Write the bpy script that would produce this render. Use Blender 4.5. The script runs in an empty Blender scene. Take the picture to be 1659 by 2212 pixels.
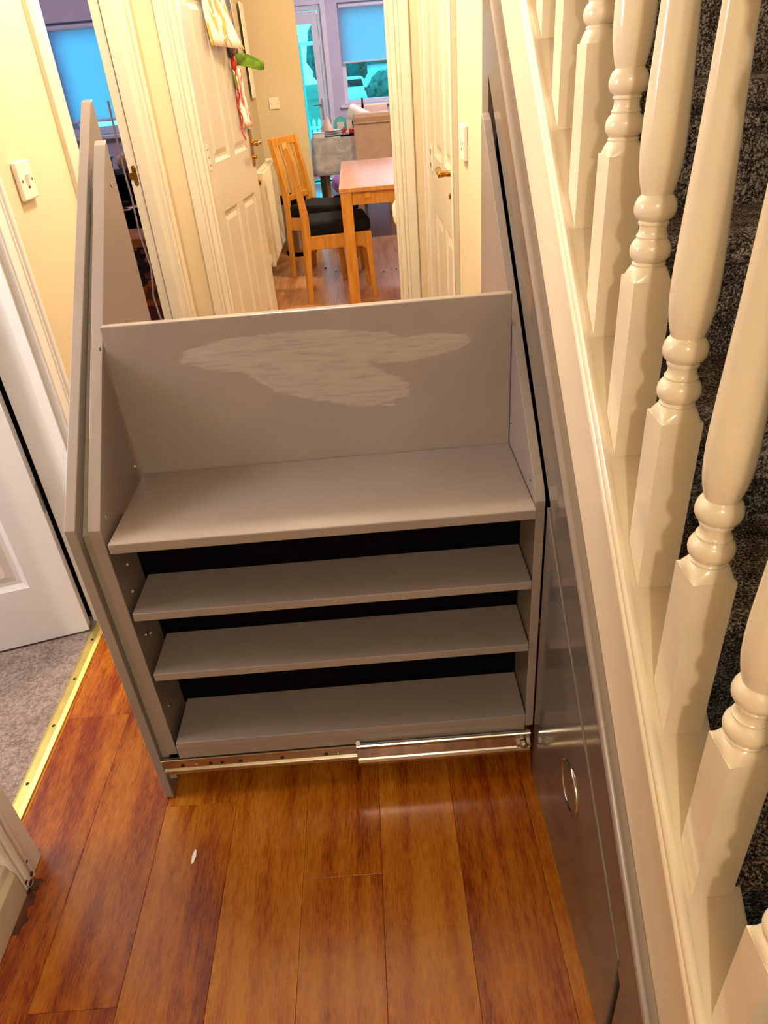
import bpy, bmesh, math, random
from mathutils import Vector, Matrix
random.seed(7)
PI = math.pi
scene = bpy.context.scene
COL = scene.collection

# ------------------------------------------------------------------ camera
cam_d = bpy.data.cameras.new('camera')
cam = bpy.data.objects.new('camera', cam_d)
COL.objects.link(cam)
cam_d.sensor_fit = 'VERTICAL'
cam_d.sensor_height = 36.0
cam_d.lens = 36.0 * 1526.834 / 2212.0
cam_d.clip_start = 0.02
cam_d.clip_end = 400
_R = ((0.9965716, 0.0825493, 0.0055397), (-0.0395447, 0.5340743, -0.8445122), (-0.0726725, 0.8413978, 0.5355077))
cam.matrix_world = Matrix(_R).to_4x4()
cam.location = (0.0, 0.0, 1.35)
scene.camera = cam

# ------------------------------------------------------------------ colour management, world, lamps
scene.view_settings.view_transform = 'Standard'
scene.view_settings.look = 'None'
scene.view_settings.exposure = 0.0
scene.view_settings.gamma = 1.0
scene.view_settings.use_curve_mapping = False

world = bpy.data.worlds.new('sky')
scene.world = world
world.use_nodes = True
_bg = world.node_tree.nodes['Background']
_bg.inputs[0].default_value = (0.09, 0.74, 1.0, 1)
_bg.inputs[1].default_value = 4.4


def lamp(name, loc, power, color, radius):
    d = bpy.data.lights.new(name, 'POINT')
    d.energy = power
    d.color = color
    d.shadow_soft_size = radius
    o = bpy.data.objects.new(name, d)
    o.location = loc
    COL.objects.link(o)
    return o


WARM = (1.0, 0.83, 0.60)
lamp('hall_lamp', (-0.30, 2.20, 2.25), 112, WARM, 0.07)
lamp('porch_lamp', (-0.12, -1.75, 2.30), 84, (1.0, 0.84, 0.62), 0.06)
lamp('kitchen_lamp', (0.35, 5.0, 2.2), 105, (1.0, 0.80, 0.50), 0.10)
lamp('living_room_fill', (-1.75, 0.95, 1.60), 92, (1.0, 0.94, 0.90), 0.32)  # unseen fill added to whiten the open door and the floor beside it
lamp('dining_fill', (0.6, 8.9, 2.2), 80, (0.90, 0.82, 1.0), 0.12)  # unseen cool fill added to lighten the dining area
lamp('study_fill', (-2.0, 4.9, 2.2), 28, (0.88, 0.76, 1.0), 0.12)  # unseen fill added to brighten the study wall and cable


# ------------------------------------------------------------------ materials
def srgb(r, g, b):
    def f(c):
        c /= 255.0
        return c / 12.92 if c <= 0.04045 else ((c + 0.055) / 1.055) ** 2.4
    return (f(r), f(g), f(b), 1.0)


class NT:
    def __init__(self, name):
        self.m = bpy.data.materials.new(name)
        self.m.use_nodes = True
        self.t = self.m.node_tree
        self.b = self.t.nodes['Principled BSDF']

    def n(self, kind, **kw):
        nd = self.t.nodes.new(kind)
        for k, v in kw.items():
            setattr(nd, k, v)
        return nd

    def link(self, a, b):
        self.t.links.new(a, b)

    def coord(self, scale=(1, 1, 1), kind='Object', rnd=False):
        tc = self.n('ShaderNodeTexCoord')
        mp = self.n('ShaderNodeMapping')
        mp.inputs['Scale'].default_value = scale
        self.link(tc.outputs[kind], mp.inputs['Vector'])
        if rnd:
            oi = self.n('ShaderNodeObjectInfo')
            mul = self.n('ShaderNodeMath', operation='MULTIPLY')
            mul.inputs[1].default_value = 37.0
            self.link(oi.outputs['Random'], mul.inputs[0])
            cmb = self.n('ShaderNodeCombineXYZ')
            self.link(mul.outputs[0], cmb.inputs[0])
            self.link(mul.outputs[0], cmb.inputs[2])
            self.link(cmb.outputs[0], mp.inputs['Location'])
        return mp.outputs[0]

    def noise(self, vec, scale, detail=3, rough=0.55):
        nd = self.n('ShaderNodeTexNoise')
        nd.inputs['Scale'].default_value = scale
        nd.inputs['Detail'].default_value = detail
        nd.inputs['Roughness'].default_value = rough
        self.link(vec, nd.inputs['Vector'])
        return nd.outputs['Fac']

    def ramp(self, fac, stops):
        r = self.n('ShaderNodeValToRGB')
        el = r.color_ramp.elements
        while len(el) < len(stops):
            el.new(0.5)
        for e, (p, c) in zip(el, stops):
            e.position = p
            e.color = c
        self.link(fac, r.inputs[0])
        return r.outputs[0]

    def mix(self, fac, a, b, mode='MIX'):
        m = self.n('ShaderNodeMix', data_type='RGBA', blend_type=mode)
        for s, v in ((m.inputs[0], fac), (m.inputs[6], a), (m.inputs[7], b)):
            if hasattr(v, 'links') or hasattr(v, 'is_linked'):
                self.link(v, s)
            else:
                s.default_value = v
        return m.outputs[2]

    def math(self, op, a, b=None, clamp=False):
        m = self.n('ShaderNodeMath', operation=op, use_clamp=clamp)
        for s, v in zip(m.inputs, (a, b)):
            if v is None:
                continue
            if hasattr(v, 'is_linked'):
                self.link(v, s)
            else:
                s.default_value = v
        return m.outputs[0]

    def bump(self, h, strength=0.2, dist=0.002):
        bp = self.n('ShaderNodeBump')
        bp.inputs['Strength'].default_value = strength
        bp.inputs['Distance'].default_value = dist
        self.link(h, bp.inputs['Height'])
        self.link(bp.outputs[0], self.b.inputs['Normal'])

    def base(self, c):
        if hasattr(c, 'is_linked'):
            self.link(c, self.b.inputs['Base Color'])
        else:
            self.b.inputs['Base Color'].default_value = c

    def set(self, rough=0.5, metal=0.0, spec=0.5, coat=0.0):
        self.b.inputs['Roughness'].default_value = rough
        self.b.inputs['Metallic'].default_value = metal
        self.b.inputs['Specular IOR Level'].default_value = spec
        self.b.inputs['Coat Weight'].default_value = coat
        return self.m


def paint(name, rgb, rough=0.5, var=0.04, scale=6.0, bump=0.0, metal=0.0, spec=0.5, coat=0.0):
    t = NT(name)
    c = srgb(*rgb)
    v = t.coord()
    f = t.noise(v, scale, 4)
    d = tuple(max(0, x * (1 - var * 2)) for x in c[:3]) + (1,)
    e = tuple(min(1, x * (1 + var)) for x in c[:3]) + (1,)
    t.base(t.ramp(f, [(0.3, d), (0.7, e)]))
    if bump:
        t.bump(t.noise(v, 160, 2), bump, 0.0015)
    return t.set(rough, metal, spec, coat)


M = {}
M['wall'] = paint('cream_wall_paint', (206, 190, 158), 0.75, 0.02, 3, 0.12)
M['gloss'] = paint('cream_gloss_paint', (212, 202, 182), 0.28, 0.02, 5)
M['baluster'] = paint('ivory_gloss_paint', (232, 219, 198), 0.2, 0.03, 9, coat=0.3)
M['string'] = paint('string_paint', (222, 206, 184), 0.3, 0.03, 4)
M['white'] = paint('white_satin_paint', (232, 229, 226), 0.35, 0.02, 4)
M['lav'] = paint('lavender_wall_paint', (206, 196, 214), 0.8, 0.02, 3)
M['ceil'] = paint('ceiling_paint', (200, 194, 182), 0.9, 0.02, 3)
M['upvc'] = paint('white_upvc', (226, 224, 232), 0.35, 0.02, 4)
M['plastic'] = paint('ivory_plastic', (232, 220, 204), 0.35, 0.01, 4)
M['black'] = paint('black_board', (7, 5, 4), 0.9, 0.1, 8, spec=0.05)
M['fabric_black'] = paint('black_seat_fabric', (7, 7, 9), 0.8, 0.15, 60, 0.2, spec=0.2)
M['dark_wood'] = paint('dark_wood', (30, 20, 18), 0.4, 0.15, 12)
M['cushion'] = paint('taupe_leatherette', (206, 172, 152), 0.55, 0.04, 12, 0.15)
M['paper'] = paint('white_paper', (246, 240, 230), 0.8, 0.02, 8)
M['leafpaper'] = paint('green_crepe_paper', (112, 150, 34), 0.8, 0.2, 30, 0.3)
M['red'] = paint('red_paper', (196, 40, 22), 0.6, 0.15, 30)
M['rad'] = paint('radiator_enamel', (236, 228, 206), 0.35, 0.02, 4)
M['pink'] = paint('pink_balloon_rubber', (226, 158, 208), 0.25, 0.03, 4)
M['whiteb'] = paint('white_balloon_rubber', (246, 238, 226), 0.3, 0.02, 4)
M['teal'] = paint('teal_plastic', (16, 178, 190), 0.35, 0.05, 5)
M['cable'] = paint('white_cable_plastic', (250, 244, 234), 0.4, 0.02, 5)
M['board'] = paint('orange_brown_card', (186, 104, 32), 0.7, 0.15, 8)
M['redwood'] = paint('red_brown_wood', (104, 26, 14), 0.4, 0.2, 10)
M['car'] = paint('white_car_paint', (235, 240, 245), 0.2, 0.02, 2)
M['bush'] = paint('bush_green', (40, 96, 84), 0.9, 0.4, 4)
M['render'] = paint('pale_render', (190, 200, 205), 0.9, 0.05, 1)
M['lawn'] = paint('lawn', (70, 110, 80), 0.95, 0.3, 3)


def metal(name, rgb, rough, aniso=None):
    t = NT(name)
    v = t.coord((1, 1, 1))
    f = t.noise(v, 24, 4)
    c = srgb(*rgb)
    t.base(t.ramp(f, [(0.25, tuple(x * 0.8 for x in c[:3]) + (1,)), (0.75, c)]))
    return t.set(rough, 1.0)


M['chrome'] = metal('brushed_chrome', (214, 210, 204), 0.16)
M['steel'] = metal('zinc_steel', (190, 182, 168), 0.28)
M['brass'] = metal('polished_brass', (196, 142, 58), 0.2)
M['brass_dull'] = metal('dull_brass', (150, 106, 40), 0.4)
M['gold'] = metal('gold_anodised', (246, 226, 140), 0.42)


def mat_grey():
    t = NT('grey_satin_lacquer')
    v = t.coord()
    f = t.noise(v, 5, 4)
    t.base(t.ramp(f, [(0.3, srgb(134, 122, 117)), (0.7, srgb(142, 130, 124))]))
    t.bump(t.noise(v, 420, 2), 0.04, 0.0006)
    t.b.inputs['Coat Weight'].default_value = 0.0
    return t.set(0.30, 0, 0.5)


M['grey'] = mat_grey()


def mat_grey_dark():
    t = NT('grey_satin_lacquer_fronts_shaded')  # same grey lacquer; floor reflection and dim low light put into darker colour
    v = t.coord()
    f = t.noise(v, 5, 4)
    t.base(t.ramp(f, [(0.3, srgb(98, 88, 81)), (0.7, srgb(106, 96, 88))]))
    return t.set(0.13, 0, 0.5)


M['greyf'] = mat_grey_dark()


def mat_raw_edge():
    t = NT('grey_painted_rough_edge')
    v = t.coord()
    f = t.noise(v, 60, 5)
    t.base(t.ramp(f, [(0.35, srgb(134, 125, 112)), (0.65, srgb(143, 134, 120))]))
    t.bump(t.noise(v, 500, 3), 0.25, 0.001)
    return t.set(0.6)


M['edge'] = mat_raw_edge()


def mat_smeared():
    """grey lacquer with a dried wipe mark of dust across its middle (stain with its own outline)"""
    t = NT('grey_lacquer_wipe_mark')
    v = t.coord()
    base = t.ramp(t.noise(v, 5, 4), [(0.3, srgb(134, 122, 117)), (0.7, srgb(142, 130, 124))])
    sep = t.n('ShaderNodeSeparateXYZ')
    t.link(v, sep.inputs[0])
    x, z = sep.outputs[0], sep.outputs[2]
    wob = t.noise(t.coord((20, 1, 70)), 1.0, 4, 0.6)
    wob2 = t.noise(v, 9.0, 3)
    # two lens shaped swipes: a main body and a tail to the upper right
    def blob(cx, cz, rx, rz, tilt):
        dx = t.math('SUBTRACT', x, cx)
        dz0 = t.math('SUBTRACT', z, cz)
        dz = t.math('ADD', dz0, t.math('MULTIPLY', dx, tilt))
        a = t.math('POWER', t.math('ABSOLUTE', t.math('DIVIDE', dx, rx)), 2.0)
        b = t.math('POWER', t.math('ABSOLUTE', t.math('DIVIDE', dz, rz)), 2.0)
        s = t.math('SUBTRACT', 1.0, t.math('ADD', a, b))
        return s
    s = t.math('MAXIMUM', blob(-0.02, 0.916, 0.235, 0.040, 0.02), blob(0.02, 0.862, 0.17, 0.056, 0.26))
    s = t.math('MAXIMUM', s, blob(0.20, 0.902, 0.105, 0.024, -0.10))
    s = t.math('ADD', s, t.math('MULTIPLY', t.math('SUBTRACT', wob, 0.5), 0.9))
    s = t.math('ADD', s, t.math('MULTIPLY', t.math('SUBTRACT', wob2, 0.5), 0.5))
    mask = t.ramp(s, [(0.12, (0, 0, 0, 1)), (0.2, (1, 1, 1, 1))])
    streak = t.noise(t.coord((18, 1, 150)), 1.0, 3)
    dust = t.ramp(streak, [(0.32, srgb(143, 131, 126)), (0.46, srgb(156, 144, 138)), (0.7, srgb(163, 151, 145))])
    t.base(t.mix(mask, base, dust))
    rr = t.ramp(mask, [(0, (0.3, 0.3, 0.3, 1)), (1, (0.6, 0.6, 0.6, 1))])
    t.link(rr, t.b.inputs['Roughness'])
    return t.m


M['smear'] = mat_smeared()


def mat_floor(name, lo, mid, hi, rough=0.34, wide=0.55):
    t = NT(name)
    v = t.coord((1, 1, 1), rnd=True)
    m1 = t.n('ShaderNodeMapping')
    m1.inputs['Scale'].default_value = (26, 2.0, 1)
    t.link(v, m1.inputs[0])
    bands = t.noise(m1.outputs[0], 1.0, 4, wide)
    m2 = t.n('ShaderNodeMapping')
    m2.inputs['Scale'].default_value = (330, 34, 1)
    t.link(v, m2.inputs[0])
    fleck = t.noise(m2.outputs[0], 1.0, 3, 0.6)
    m3 = t.n('ShaderNodeMapping')
    m3.inputs['Scale'].default_value = (4, 3, 1)
    t.link(v, m3.inputs[0])
    cloud = t.noise(m3.outputs[0], 1.0, 2)
    oi = t.n('ShaderNodeObjectInfo')
    s = t.math('ADD', t.math('MULTIPLY', bands, 0.56), t.math('MULTIPLY', fleck, 0.34))
    s = t.math('ADD', s, t.math('MULTIPLY', cloud, 0.22))
    s = t.math('ADD', s, t.math('MULTIPLY', oi.outputs['Random'], 0.10))
    col = t.ramp(s, [(0.48, lo), (0.61, mid), (0.75, hi)])
    t.base(col)
    t.bump(fleck, 0.12, 0.0008)
    rr = t.math('ADD', t.math('MULTIPLY', fleck, 0.2), rough - 0.1)
    t.link(rr, t.b.inputs['Roughness'])
    t.b.inputs['Specular IOR Level'].default_value = 0.5
    return t.m


M['plank'] = mat_floor('laminate_oak', srgb(112, 38, 3), srgb(156, 84, 9), srgb(180, 116, 30), 0.28)
M['plank_lit'] = mat_floor('laminate_oak_kitchen_lit', srgb(150, 92, 52), srgb(190, 132, 86), srgb(208, 156, 112), 0.3)  # same laminate, the brighter kitchen light put into paler tones
M['plank_d'] = mat_floor('laminate_oak_dining', srgb(52, 34, 34), srgb(84, 58, 54), srgb(112, 82, 74), 0.22)


def mat_wood(name, lo, hi, rough=0.4):
    t = NT(name)
    v = t.coord((40, 40, 5), rnd=True)
    f = t.noise(v, 1.0, 4, 0.6)
    t.base(t.ramp(f, [(0.3, lo), (0.7, hi)]))
    return t.set(rough)


M['beech'] = mat_wood('honey_birch', srgb(182, 118, 34), srgb(212, 150, 56))
M['table'] = mat_wood('honey_birch_top', srgb(190, 130, 76), srgb(214, 156, 100), 0.22)


def mat_carpet(name, cols, scale, bump, dist):
    t = NT(name)
    v = t.coord()
    f = t.noise(v, scale, 5, 0.75)
    g = t.noise(v, scale * 0.12, 3)
    s = t.math('ADD', t.math('MULTIPLY', f, 0.8), t.math('MULTIPLY', g, 0.2))
    t.base(t.ramp(s, cols))
    t.bump(t.noise(v, scale * 0.9, 3, 0.7), bump, dist)
    return t.set(0.95, 0, 0.1)


M['stair_carpet'] = mat_carpet('speckled_stair_carpet', [(0.41, srgb(32, 23, 18)), (0.50, srgb(102, 87, 78)), (0.58, srgb(214, 202, 194))], 250, 1.0, 0.010)
M['carpet'] = mat_carpet('grey_mauve_carpet', [(0.36, srgb(96, 80, 72)), (0.5, srgb(136, 120, 112)), (0.62, srgb(162, 147, 140))], 120, 0.6, 0.006)


def mat_cloth():
    t = NT('grey_swirl_tablecloth')
    v = t.coord()
    f = t.noise(v, 4.5, 5, 0.6)
    w = t.n('ShaderNodeTexNoise')
    w.inputs['Scale'].default_value = 6
    w.inputs['Detail'].default_value = 3
    w.inputs['Distortion'].default_value = 2.2
    t.link(v, w.inputs['Vector'])
    t.base(t.ramp(w.outputs['Fac'], [(0.30, srgb(180, 174, 172)), (0.5, srgb(200, 194, 188)), (0.68, srgb(218, 212, 204))]))
    return t.set(0.7)


M['cloth'] = mat_cloth()


def mat_blind():
    t = NT('translucent_blind_fabric')
    t.base(srgb(176, 186, 204))
    tr = t.n('ShaderNodeBsdfTranslucent')
    tr.inputs[0].default_value = srgb(232, 230, 240)
    mx = t.n('ShaderNodeMixShader')
    mx.inputs[0].default_value = 0.86
    t.set(0.8, 0, 0.1)
    t.link(t.b.outputs[0], mx.inputs[1])
    t.link(tr.outputs[0], mx.inputs[2])
    t.link(mx.outputs[0], t.t.nodes['Material Output'].inputs[0])
    return t.m


M['blind'] = mat_blind()


def mat_glass(name='window_glass'):
    t = NT(name)
    gl = t.n('ShaderNodeBsdfGlossy')
    gl.inputs['Roughness'].default_value = 0.02
    tp = t.n('ShaderNodeBsdfTransparent')
    tp.inputs[0].default_value = (0.92, 0.97, 1, 1)
    fr = t.n('ShaderNodeFresnel')
    fr.inputs[0].default_value = 1.3
    mx = t.n('ShaderNodeMixShader')
    t.link(fr.outputs[0], mx.inputs[0])
    t.link(tp.outputs[0], mx.inputs[1])
    t.link(gl.outputs[0], mx.inputs[2])
    t.link(mx.outputs[0], t.t.nodes['Material Output'].inputs[0])
    return t.m


M['glass'] = mat_glass()


def mat_art(name, paperc, inks, scale, thr=0.58, stretch=(1, 1, 1)):
    t = NT(name)
    v = t.coord(stretch)
    col = srgb(*paperc)
    cur = None
    for i, ink in enumerate(inks):
        mp = t.n('ShaderNodeMapping')
        mp.inputs['Location'].default_value = (3.1 * i + 1, 5.7 * i, 2.3 * i)
        t.link(v, mp.inputs[0])
        f = t.noise(mp.outputs[0], scale, 2)
        mask = t.ramp(f, [(thr, (0, 0, 0, 1)), (thr + 0.03, (1, 1, 1, 1))])
        cur = t.mix(mask, col if cur is None else cur, srgb(*ink))
    t.base(cur)
    return t.set(0.75)


M['art_yellow'] = mat_art('painting_yellow_splashes', (244, 236, 222), [(236, 170, 60), (226, 150, 70)], 16, 0.57, (1, 1, 0.5))
M['art_dark'] = mat_art('dark_photo_print', (50, 40, 42), [(206, 84, 24), (104, 94, 96)], 14, 0.58, (1, 1, 0.6))
M['art_pink'] = mat_art('drawing_pink_ink', (246, 238, 228), [(238, 160, 152), (196, 60, 50)], 26, 0.54, (1, 1, 0.4))
M['art_cat'] = mat_art('orange_card_dark_print', (186, 104, 32), [(30, 18, 18), (120, 60, 30)], 9, 0.52)
M['clutter'] = mat_art('dark_clutter_print', (16, 14, 16), [(150, 140, 160), (30, 24, 40)], 24, 0.62)


# ------------------------------------------------------------------ geometry helpers
class MB:
    def __init__(self):
        self.bm = bmesh.new()

    def quad_solid(self, pts8):
        v = [self.bm.verts.new(p) for p in pts8]
        for f in ((0, 3, 2, 1), (4, 5, 6, 7), (0, 1, 5, 4), (1, 2, 6, 5), (2, 3, 7, 6), (3, 0, 4, 7)):
            self.bm.faces.new([v[i] for i in f])
        return self

    def box(self, x0, x1, y0, y1, z0, z1):
        return self.quad_solid([(x0, y0, z0), (x1, y0, z0), (x1, y1, z0), (x0, y1, z0),
                                (x0, y0, z1), (x1, y0, z1), (x1, y1, z1), (x0, y1, z1)])

    def prism(self, poly, axis, a, b):
        """polygon in the two other axes (in xyz order) extruded along axis from a to b"""
        def mk(p, t):
            if axis == 0:
                return (t, p[0], p[1])
            if axis == 1:
                return (p[0], t, p[1])
            return (p[0], p[1], t)
        A = [self.bm.verts.new(mk(p, a)) for p in poly]
        B = [self.bm.verts.new(mk(p, b)) for p in poly]
        n = len(poly)
        self.bm.faces.new(A[::-1])
        self.bm.faces.new(B)
        for i in range(n):
            self.bm.faces.new((A[i], A[(i + 1) % n], B[(i + 1) % n], B[i]))
        return self

    def lathe(self, prof, center=(0, 0, 0), axis=(0, 0, 1), seg=24):
        q = Vector((0, 0, 1)).rotation_difference(Vector(axis).normalized())
        c = Vector(center)
        rings = []
        for r, z in prof:
            if r < 1e-6:
                rings.append([self.bm.verts.new(c + q @ Vector((0, 0, z)))])
            else:
                rings.append([self.bm.verts.new(c + q @ Vector((r * math.cos(2 * PI * i / seg), r * math.sin(2 * PI * i / seg), z))) for i in range(seg)])
        for a, b in zip(rings, rings[1:]):
            for i in range(seg):
                j = (i + 1) % seg
                if len(a) == 1 and len(b) == 1:
                    continue
                if len(a) == 1:
                    self.bm.faces.new((a[0], b[i], b[j]))
                elif len(b) == 1:
                    self.bm.faces.new((a[i], a[j], b[0]))
                else:
                    self.bm.faces.new((a[i], a[j], b[j], b[i]))
        if len(rings[0]) > 1:
            self.bm.faces.new(rings[0][::-1])
        if len(rings[-1]) > 1:
            self.bm.faces.new(rings[-1])
        return self

    def tube(self, pts, r, seg=10, rs=None):
        pts = [Vector(p) for p in pts]
        rings = []
        up = Vector((0.13, 0.27, 0.95))
        for i, p in enumerate(pts):
            d = (pts[min(i + 1, len(pts) - 1)] - pts[max(i - 1, 0)]).normalized()
            a = d.cross(up)
            if a.length < 1e-4:
                a = d.cross(Vector((1, 0, 0)))
            a.normalize()
            b = d.cross(a).normalized()
            rr = rs[i] if rs else r
            rings.append([self.bm.verts.new(p + a * rr * math.cos(2 * PI * k / seg) + b * rr * math.sin(2 * PI * k / seg)) for k in range(seg)])
        for a, b in zip(rings, rings[1:]):
            for k in range(seg):
                self.bm.faces.new((a[k], a[(k + 1) % seg], b[(k + 1) % seg], b[k]))
        self.bm.faces.new(rings[0][::-1])
        self.bm.faces.new(rings[-1])
        return self

    def bar(self, pts, w, d, across=(0, 1, 0)):
        """rectangular section swept through pts; w along 'across', d the other way"""
        pts = [Vector(p) for p in pts]
        ac = Vector(across).normalized()
        rings = []
        for i, p in enumerate(pts):
            t = (pts[min(i + 1, len(pts) - 1)] - pts[max(i - 1, 0)]).normalized()
            o = t.cross(ac).normalized()
            ww = w[i] if isinstance(w, (list, tuple)) else w
            dd = d[i] if isinstance(d, (list, tuple)) else d
            rings.append([self.bm.verts.new(p + ac * sx * ww / 2 + o * sy * dd / 2) for sx, sy in ((-1, -1), (1, -1), (1, 1), (-1, 1))])
        for a, b in zip(rings, rings[1:]):
            for k in range(4):
                self.bm.faces.new((a[k], a[(k + 1) % 4], b[(k + 1) % 4], b[k]))
        self.bm.faces.new(rings[0][::-1])
        self.bm.faces.new(rings[-1])
        return self

    def ball(self, c, r, sc=(1, 1, 1), seg=24):
        res = bmesh.ops.create_uvsphere(self.bm, u_segments=seg, v_segments=seg // 2, radius=r)
        for v in res['verts']:
            v.co = Vector((v.co.x * sc[0] + c[0], v.co.y * sc[1] + c[1], v.co.z * sc[2] + c[2]))
        return self

    def move(self, mtx):
        self.bm.transform(mtx)
        return self

    def build(self, name, mat, parent=None, bevel=0.0, smooth=False, seg=2):
        bmesh.ops.recalc_face_normals(self.bm, faces=self.bm.faces[:])
        me = bpy.data.meshes.new(name)
        self.bm.to_mesh(me)
        self.bm.free()
        o = bpy.data.objects.new(name, me)
        COL.objects.link(o)
        me.materials.append(M[mat] if isinstance(mat, str) else mat)
        if parent:
            o.parent = parent
        if bevel:
            bv = o.modifiers.new('bevel', 'BEVEL')
            bv.width = bevel
            bv.segments = seg
            bv.limit_method = 'ANGLE'
            bv.angle_limit = math.radians(40)
        if smooth:
            for p in me.polygons:
                p.use_smooth = True
            if smooth != 'all':
                es = o.modifiers.new('edge_split', 'EDGE_SPLIT')
                es.split_angle = math.radians(38)
        return o


def box(name, mat, x0, x1, y0, y1, z0, z1, parent=None, bevel=0.0):
    return MB().box(x0, x1, y0, y1, z0, z1).build(name, mat, parent, bevel)


def tag(o, label, cat, group=None, kind=None):
    o['label'] = label
    o['category'] = cat
    if group:
        o['group'] = group
    if kind:
        o['kind'] = kind
    return o


def struct(o, label=None, cat=None):
    o['kind'] = 'structure'
    if label:
        o['label'] = label
    if cat:
        o['category'] = cat
    return o


def empty(name, loc=(0, 0, 0), rz=0.0):
    o = bpy.data.objects.new(name, None)
    o.location = loc
    o.rotation_euler = (0, 0, rz)
    o.empty_display_size = 0.05
    COL.objects.link(o)
    return o


def copy_tree(o, parent=None):
    c = o.copy()
    COL.objects.link(c)
    if parent:
        c.parent = parent
    for ch in [x for x in bpy.data.objects if x.parent == o]:
        copy_tree(ch, c)
    return c


# ================================================================== SETTING
LW = -0.80      # hall face of the left wall
LB = -0.905     # room face of the left wall
RW = 0.285      # right wall of the far hall
YK = 3.30       # hall face of the kitchen partition
HC = 2.42       # ceiling height

# ---- floor: slab with laminate planks
floor = struct(box('floor', 'black', -0.905, 1.75, -2.6, 11.15, -0.06, -0.009), 'laminate floor of orange brown oak planks', 'floor')


def plank_mesh(w, l, name):
    bm = bmesh.new()
    c = 0.0005
    g = 0.0003
    lo = [(-w / 2 + g, 0 + g), (w / 2 - g, 0 + g), (w / 2 - g, l - g), (-w / 2 + g, l - g)]
    hi = [(-w / 2 + g + c, g + c), (w / 2 - g - c, g + c), (w / 2 - g - c, l - g - c), (-w / 2 + g + c, l - g - c)]
    A = [bm.verts.new((x, y, -0.0085)) for x, y in lo]
    B = [bm.verts.new((x, y, -c * 0.7)) for x, y in lo]
    C_ = [bm.verts.new((x, y, 0)) for x, y in hi]
    bm.faces.new(A[::-1])
    bm.faces.new(C_)
    for P, Q in ((A, B), (B, C_)):
        for i in range(4):
            j = (i + 1) % 4
            bm.faces.new((P[i], P[j], Q[j], Q[i]))
    me = bpy.data.meshes.new(name)
    bm.to_mesh(me)
    bm.free()
    return me


PW = 0.157
_pm = {}


def lay(x, y0, y1, mat, w=PW):
    l = round(y1 - y0, 3)
    key = (l, mat, w)
    if key not in _pm:
        _pm[key] = plank_mesh(w, l, 'plank')
        _pm[key].materials.append(M[mat])
    o = bpy.data.objects.new('plank', _pm[key])
    o.location = (x, y0, 0)
    o.parent = floor
    COL.objects.link(o)


def rows(x_first, x_last, ya, yb, mat, joints, step=1.26):
    k = round((x_first + 0.07) / PW)
    while -0.07 + k * PW < x_last - 0.02:
        xc = -0.07 + (k + 0.5) * PW
        j = joints.get(k, ya + 0.35 + ((k * 0.47) % 1.0) * step)
        while j - step > ya:
            j -= step
        y = ya
        while y < yb - 1e-4:
            e = min(j if j > y + 0.02 else j + step, yb)
            lay(xc, y, e, mat)
            y = e
            j = e + step if e == j or e < yb else j
        k += 1


hall_j = {-6: 0.35, -5: 1.272, -4: 0.597, -3: 0.99, -2: 1.46, -1: 0.799, 0: 0.31, 1: 1.62}
for _a, _b in ((-0.30, 0.42), (0.42, 1.60)):
    lay(-0.876, _a, _b, 'plank', 0.042)
rows(-0.855, 0.27, -2.4, YK + 0.06, 'plank', hall_j)
rows(-0.855, 1.5, YK + 0.06, 6.84, 'plank_lit', {})
rows(-0.855, 1.5, 6.84, 10.85, 'plank_d', {})

# carpeted floor of the room on the left
struct(box('floor_2', 'carpet', -3.6, -0.893, -2.0, 6.5, -0.06, 0.004), 'grey mauve carpet with dark grubby patches by the doorway', 'carpet')

# ---- walls (each wall one mesh with its openings left free)
def wall_x(name, xa, xb, segs, mat='wall', ztop=HC):
    m = MB()
    for (ya, yb, za, zb) in segs:
        m.box(xa, xb, ya, yb, za, zb)
    return struct(m.build(name, mat))


DH = 2.03
wall_x('wall_left', LB, LW, [(-2.6, 0.88, 0, HC), (0.88, 1.67, DH, HC), (1.67, 2.25, 0, HC), (2.25, 3.12, DH, HC), (3.12, YK, 0, HC)])
wall_x('wall_kitchen_left', LB, LW, [(YK + 0.05, 6.75, 0, HC)])
wall_x('wall_right', RW, RW + 0.1, [(1.735, 2.30, 0, HC), (2.30, 3.17, DH, HC), (3.17, YK, 0, HC), (-2.6, -0.25, 0, HC)])


def wall_y(name, ya, yb, segs, mat='wall'):
    m = MB()
    for (xa, xb, za, zb) in segs:
        m.box(xa, xb, ya, yb, za, zb)
    return struct(m.build(name, mat))


wall_y('wall_kitchen', YK, YK + 0.05, [(LB, -0.665, 0, HC), (-0.665, 0.18, DH, HC), (0.18, 1.75, 0, HC)])
wall_y('wall_kitchen_far', 6.75, 6.85, [(LB, -0.405, 0, HC), (-0.405, 1.2, 2.15, HC), (1.2, 1.75, 0, HC)])
wall_y('wall_front', -2.7, -2.6, [(-0.905, -0.1, 0, HC), (-0.1, 0.7, 2.0, HC), (0.7, 1.25, 0, HC), (-0.1, 0.7, 0, 1.0)])
wall_x('wall_kitchen_right', 1.65, 1.75, [(YK + 0.125, 10.9, 0, HC)])
wall_x('wall_stairs', 1.16, 1.26, [(-2.6, YK, 0, 4.6)])
wall_x('wall_stair_upper', RW, RW + 0.1, [(-0.25, YK, HC + 0.06, 4.6)])
wall_y('wall_stair_head', YK, YK + 0.1, [(RW, 1.26, HC, 4.6)])
wall_y('wall_stair_foot', -0.35, -0.25, [(RW, 1.26, HC, 4.6)])
m = MB()
m.box(LB, RW + 0.1, -2.6, YK + 0.125, HC, HC + 0.06)
m.box(RW + 0.1, 1.26, -2.6, -0.25, HC, HC + 0.06)
m.box(LB, 1.75, YK + 0.125, 11.15, HC, HC + 0.06)
m.box(-1.7, LB, 6.7, 11.15, HC, HC + 0.06)
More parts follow.
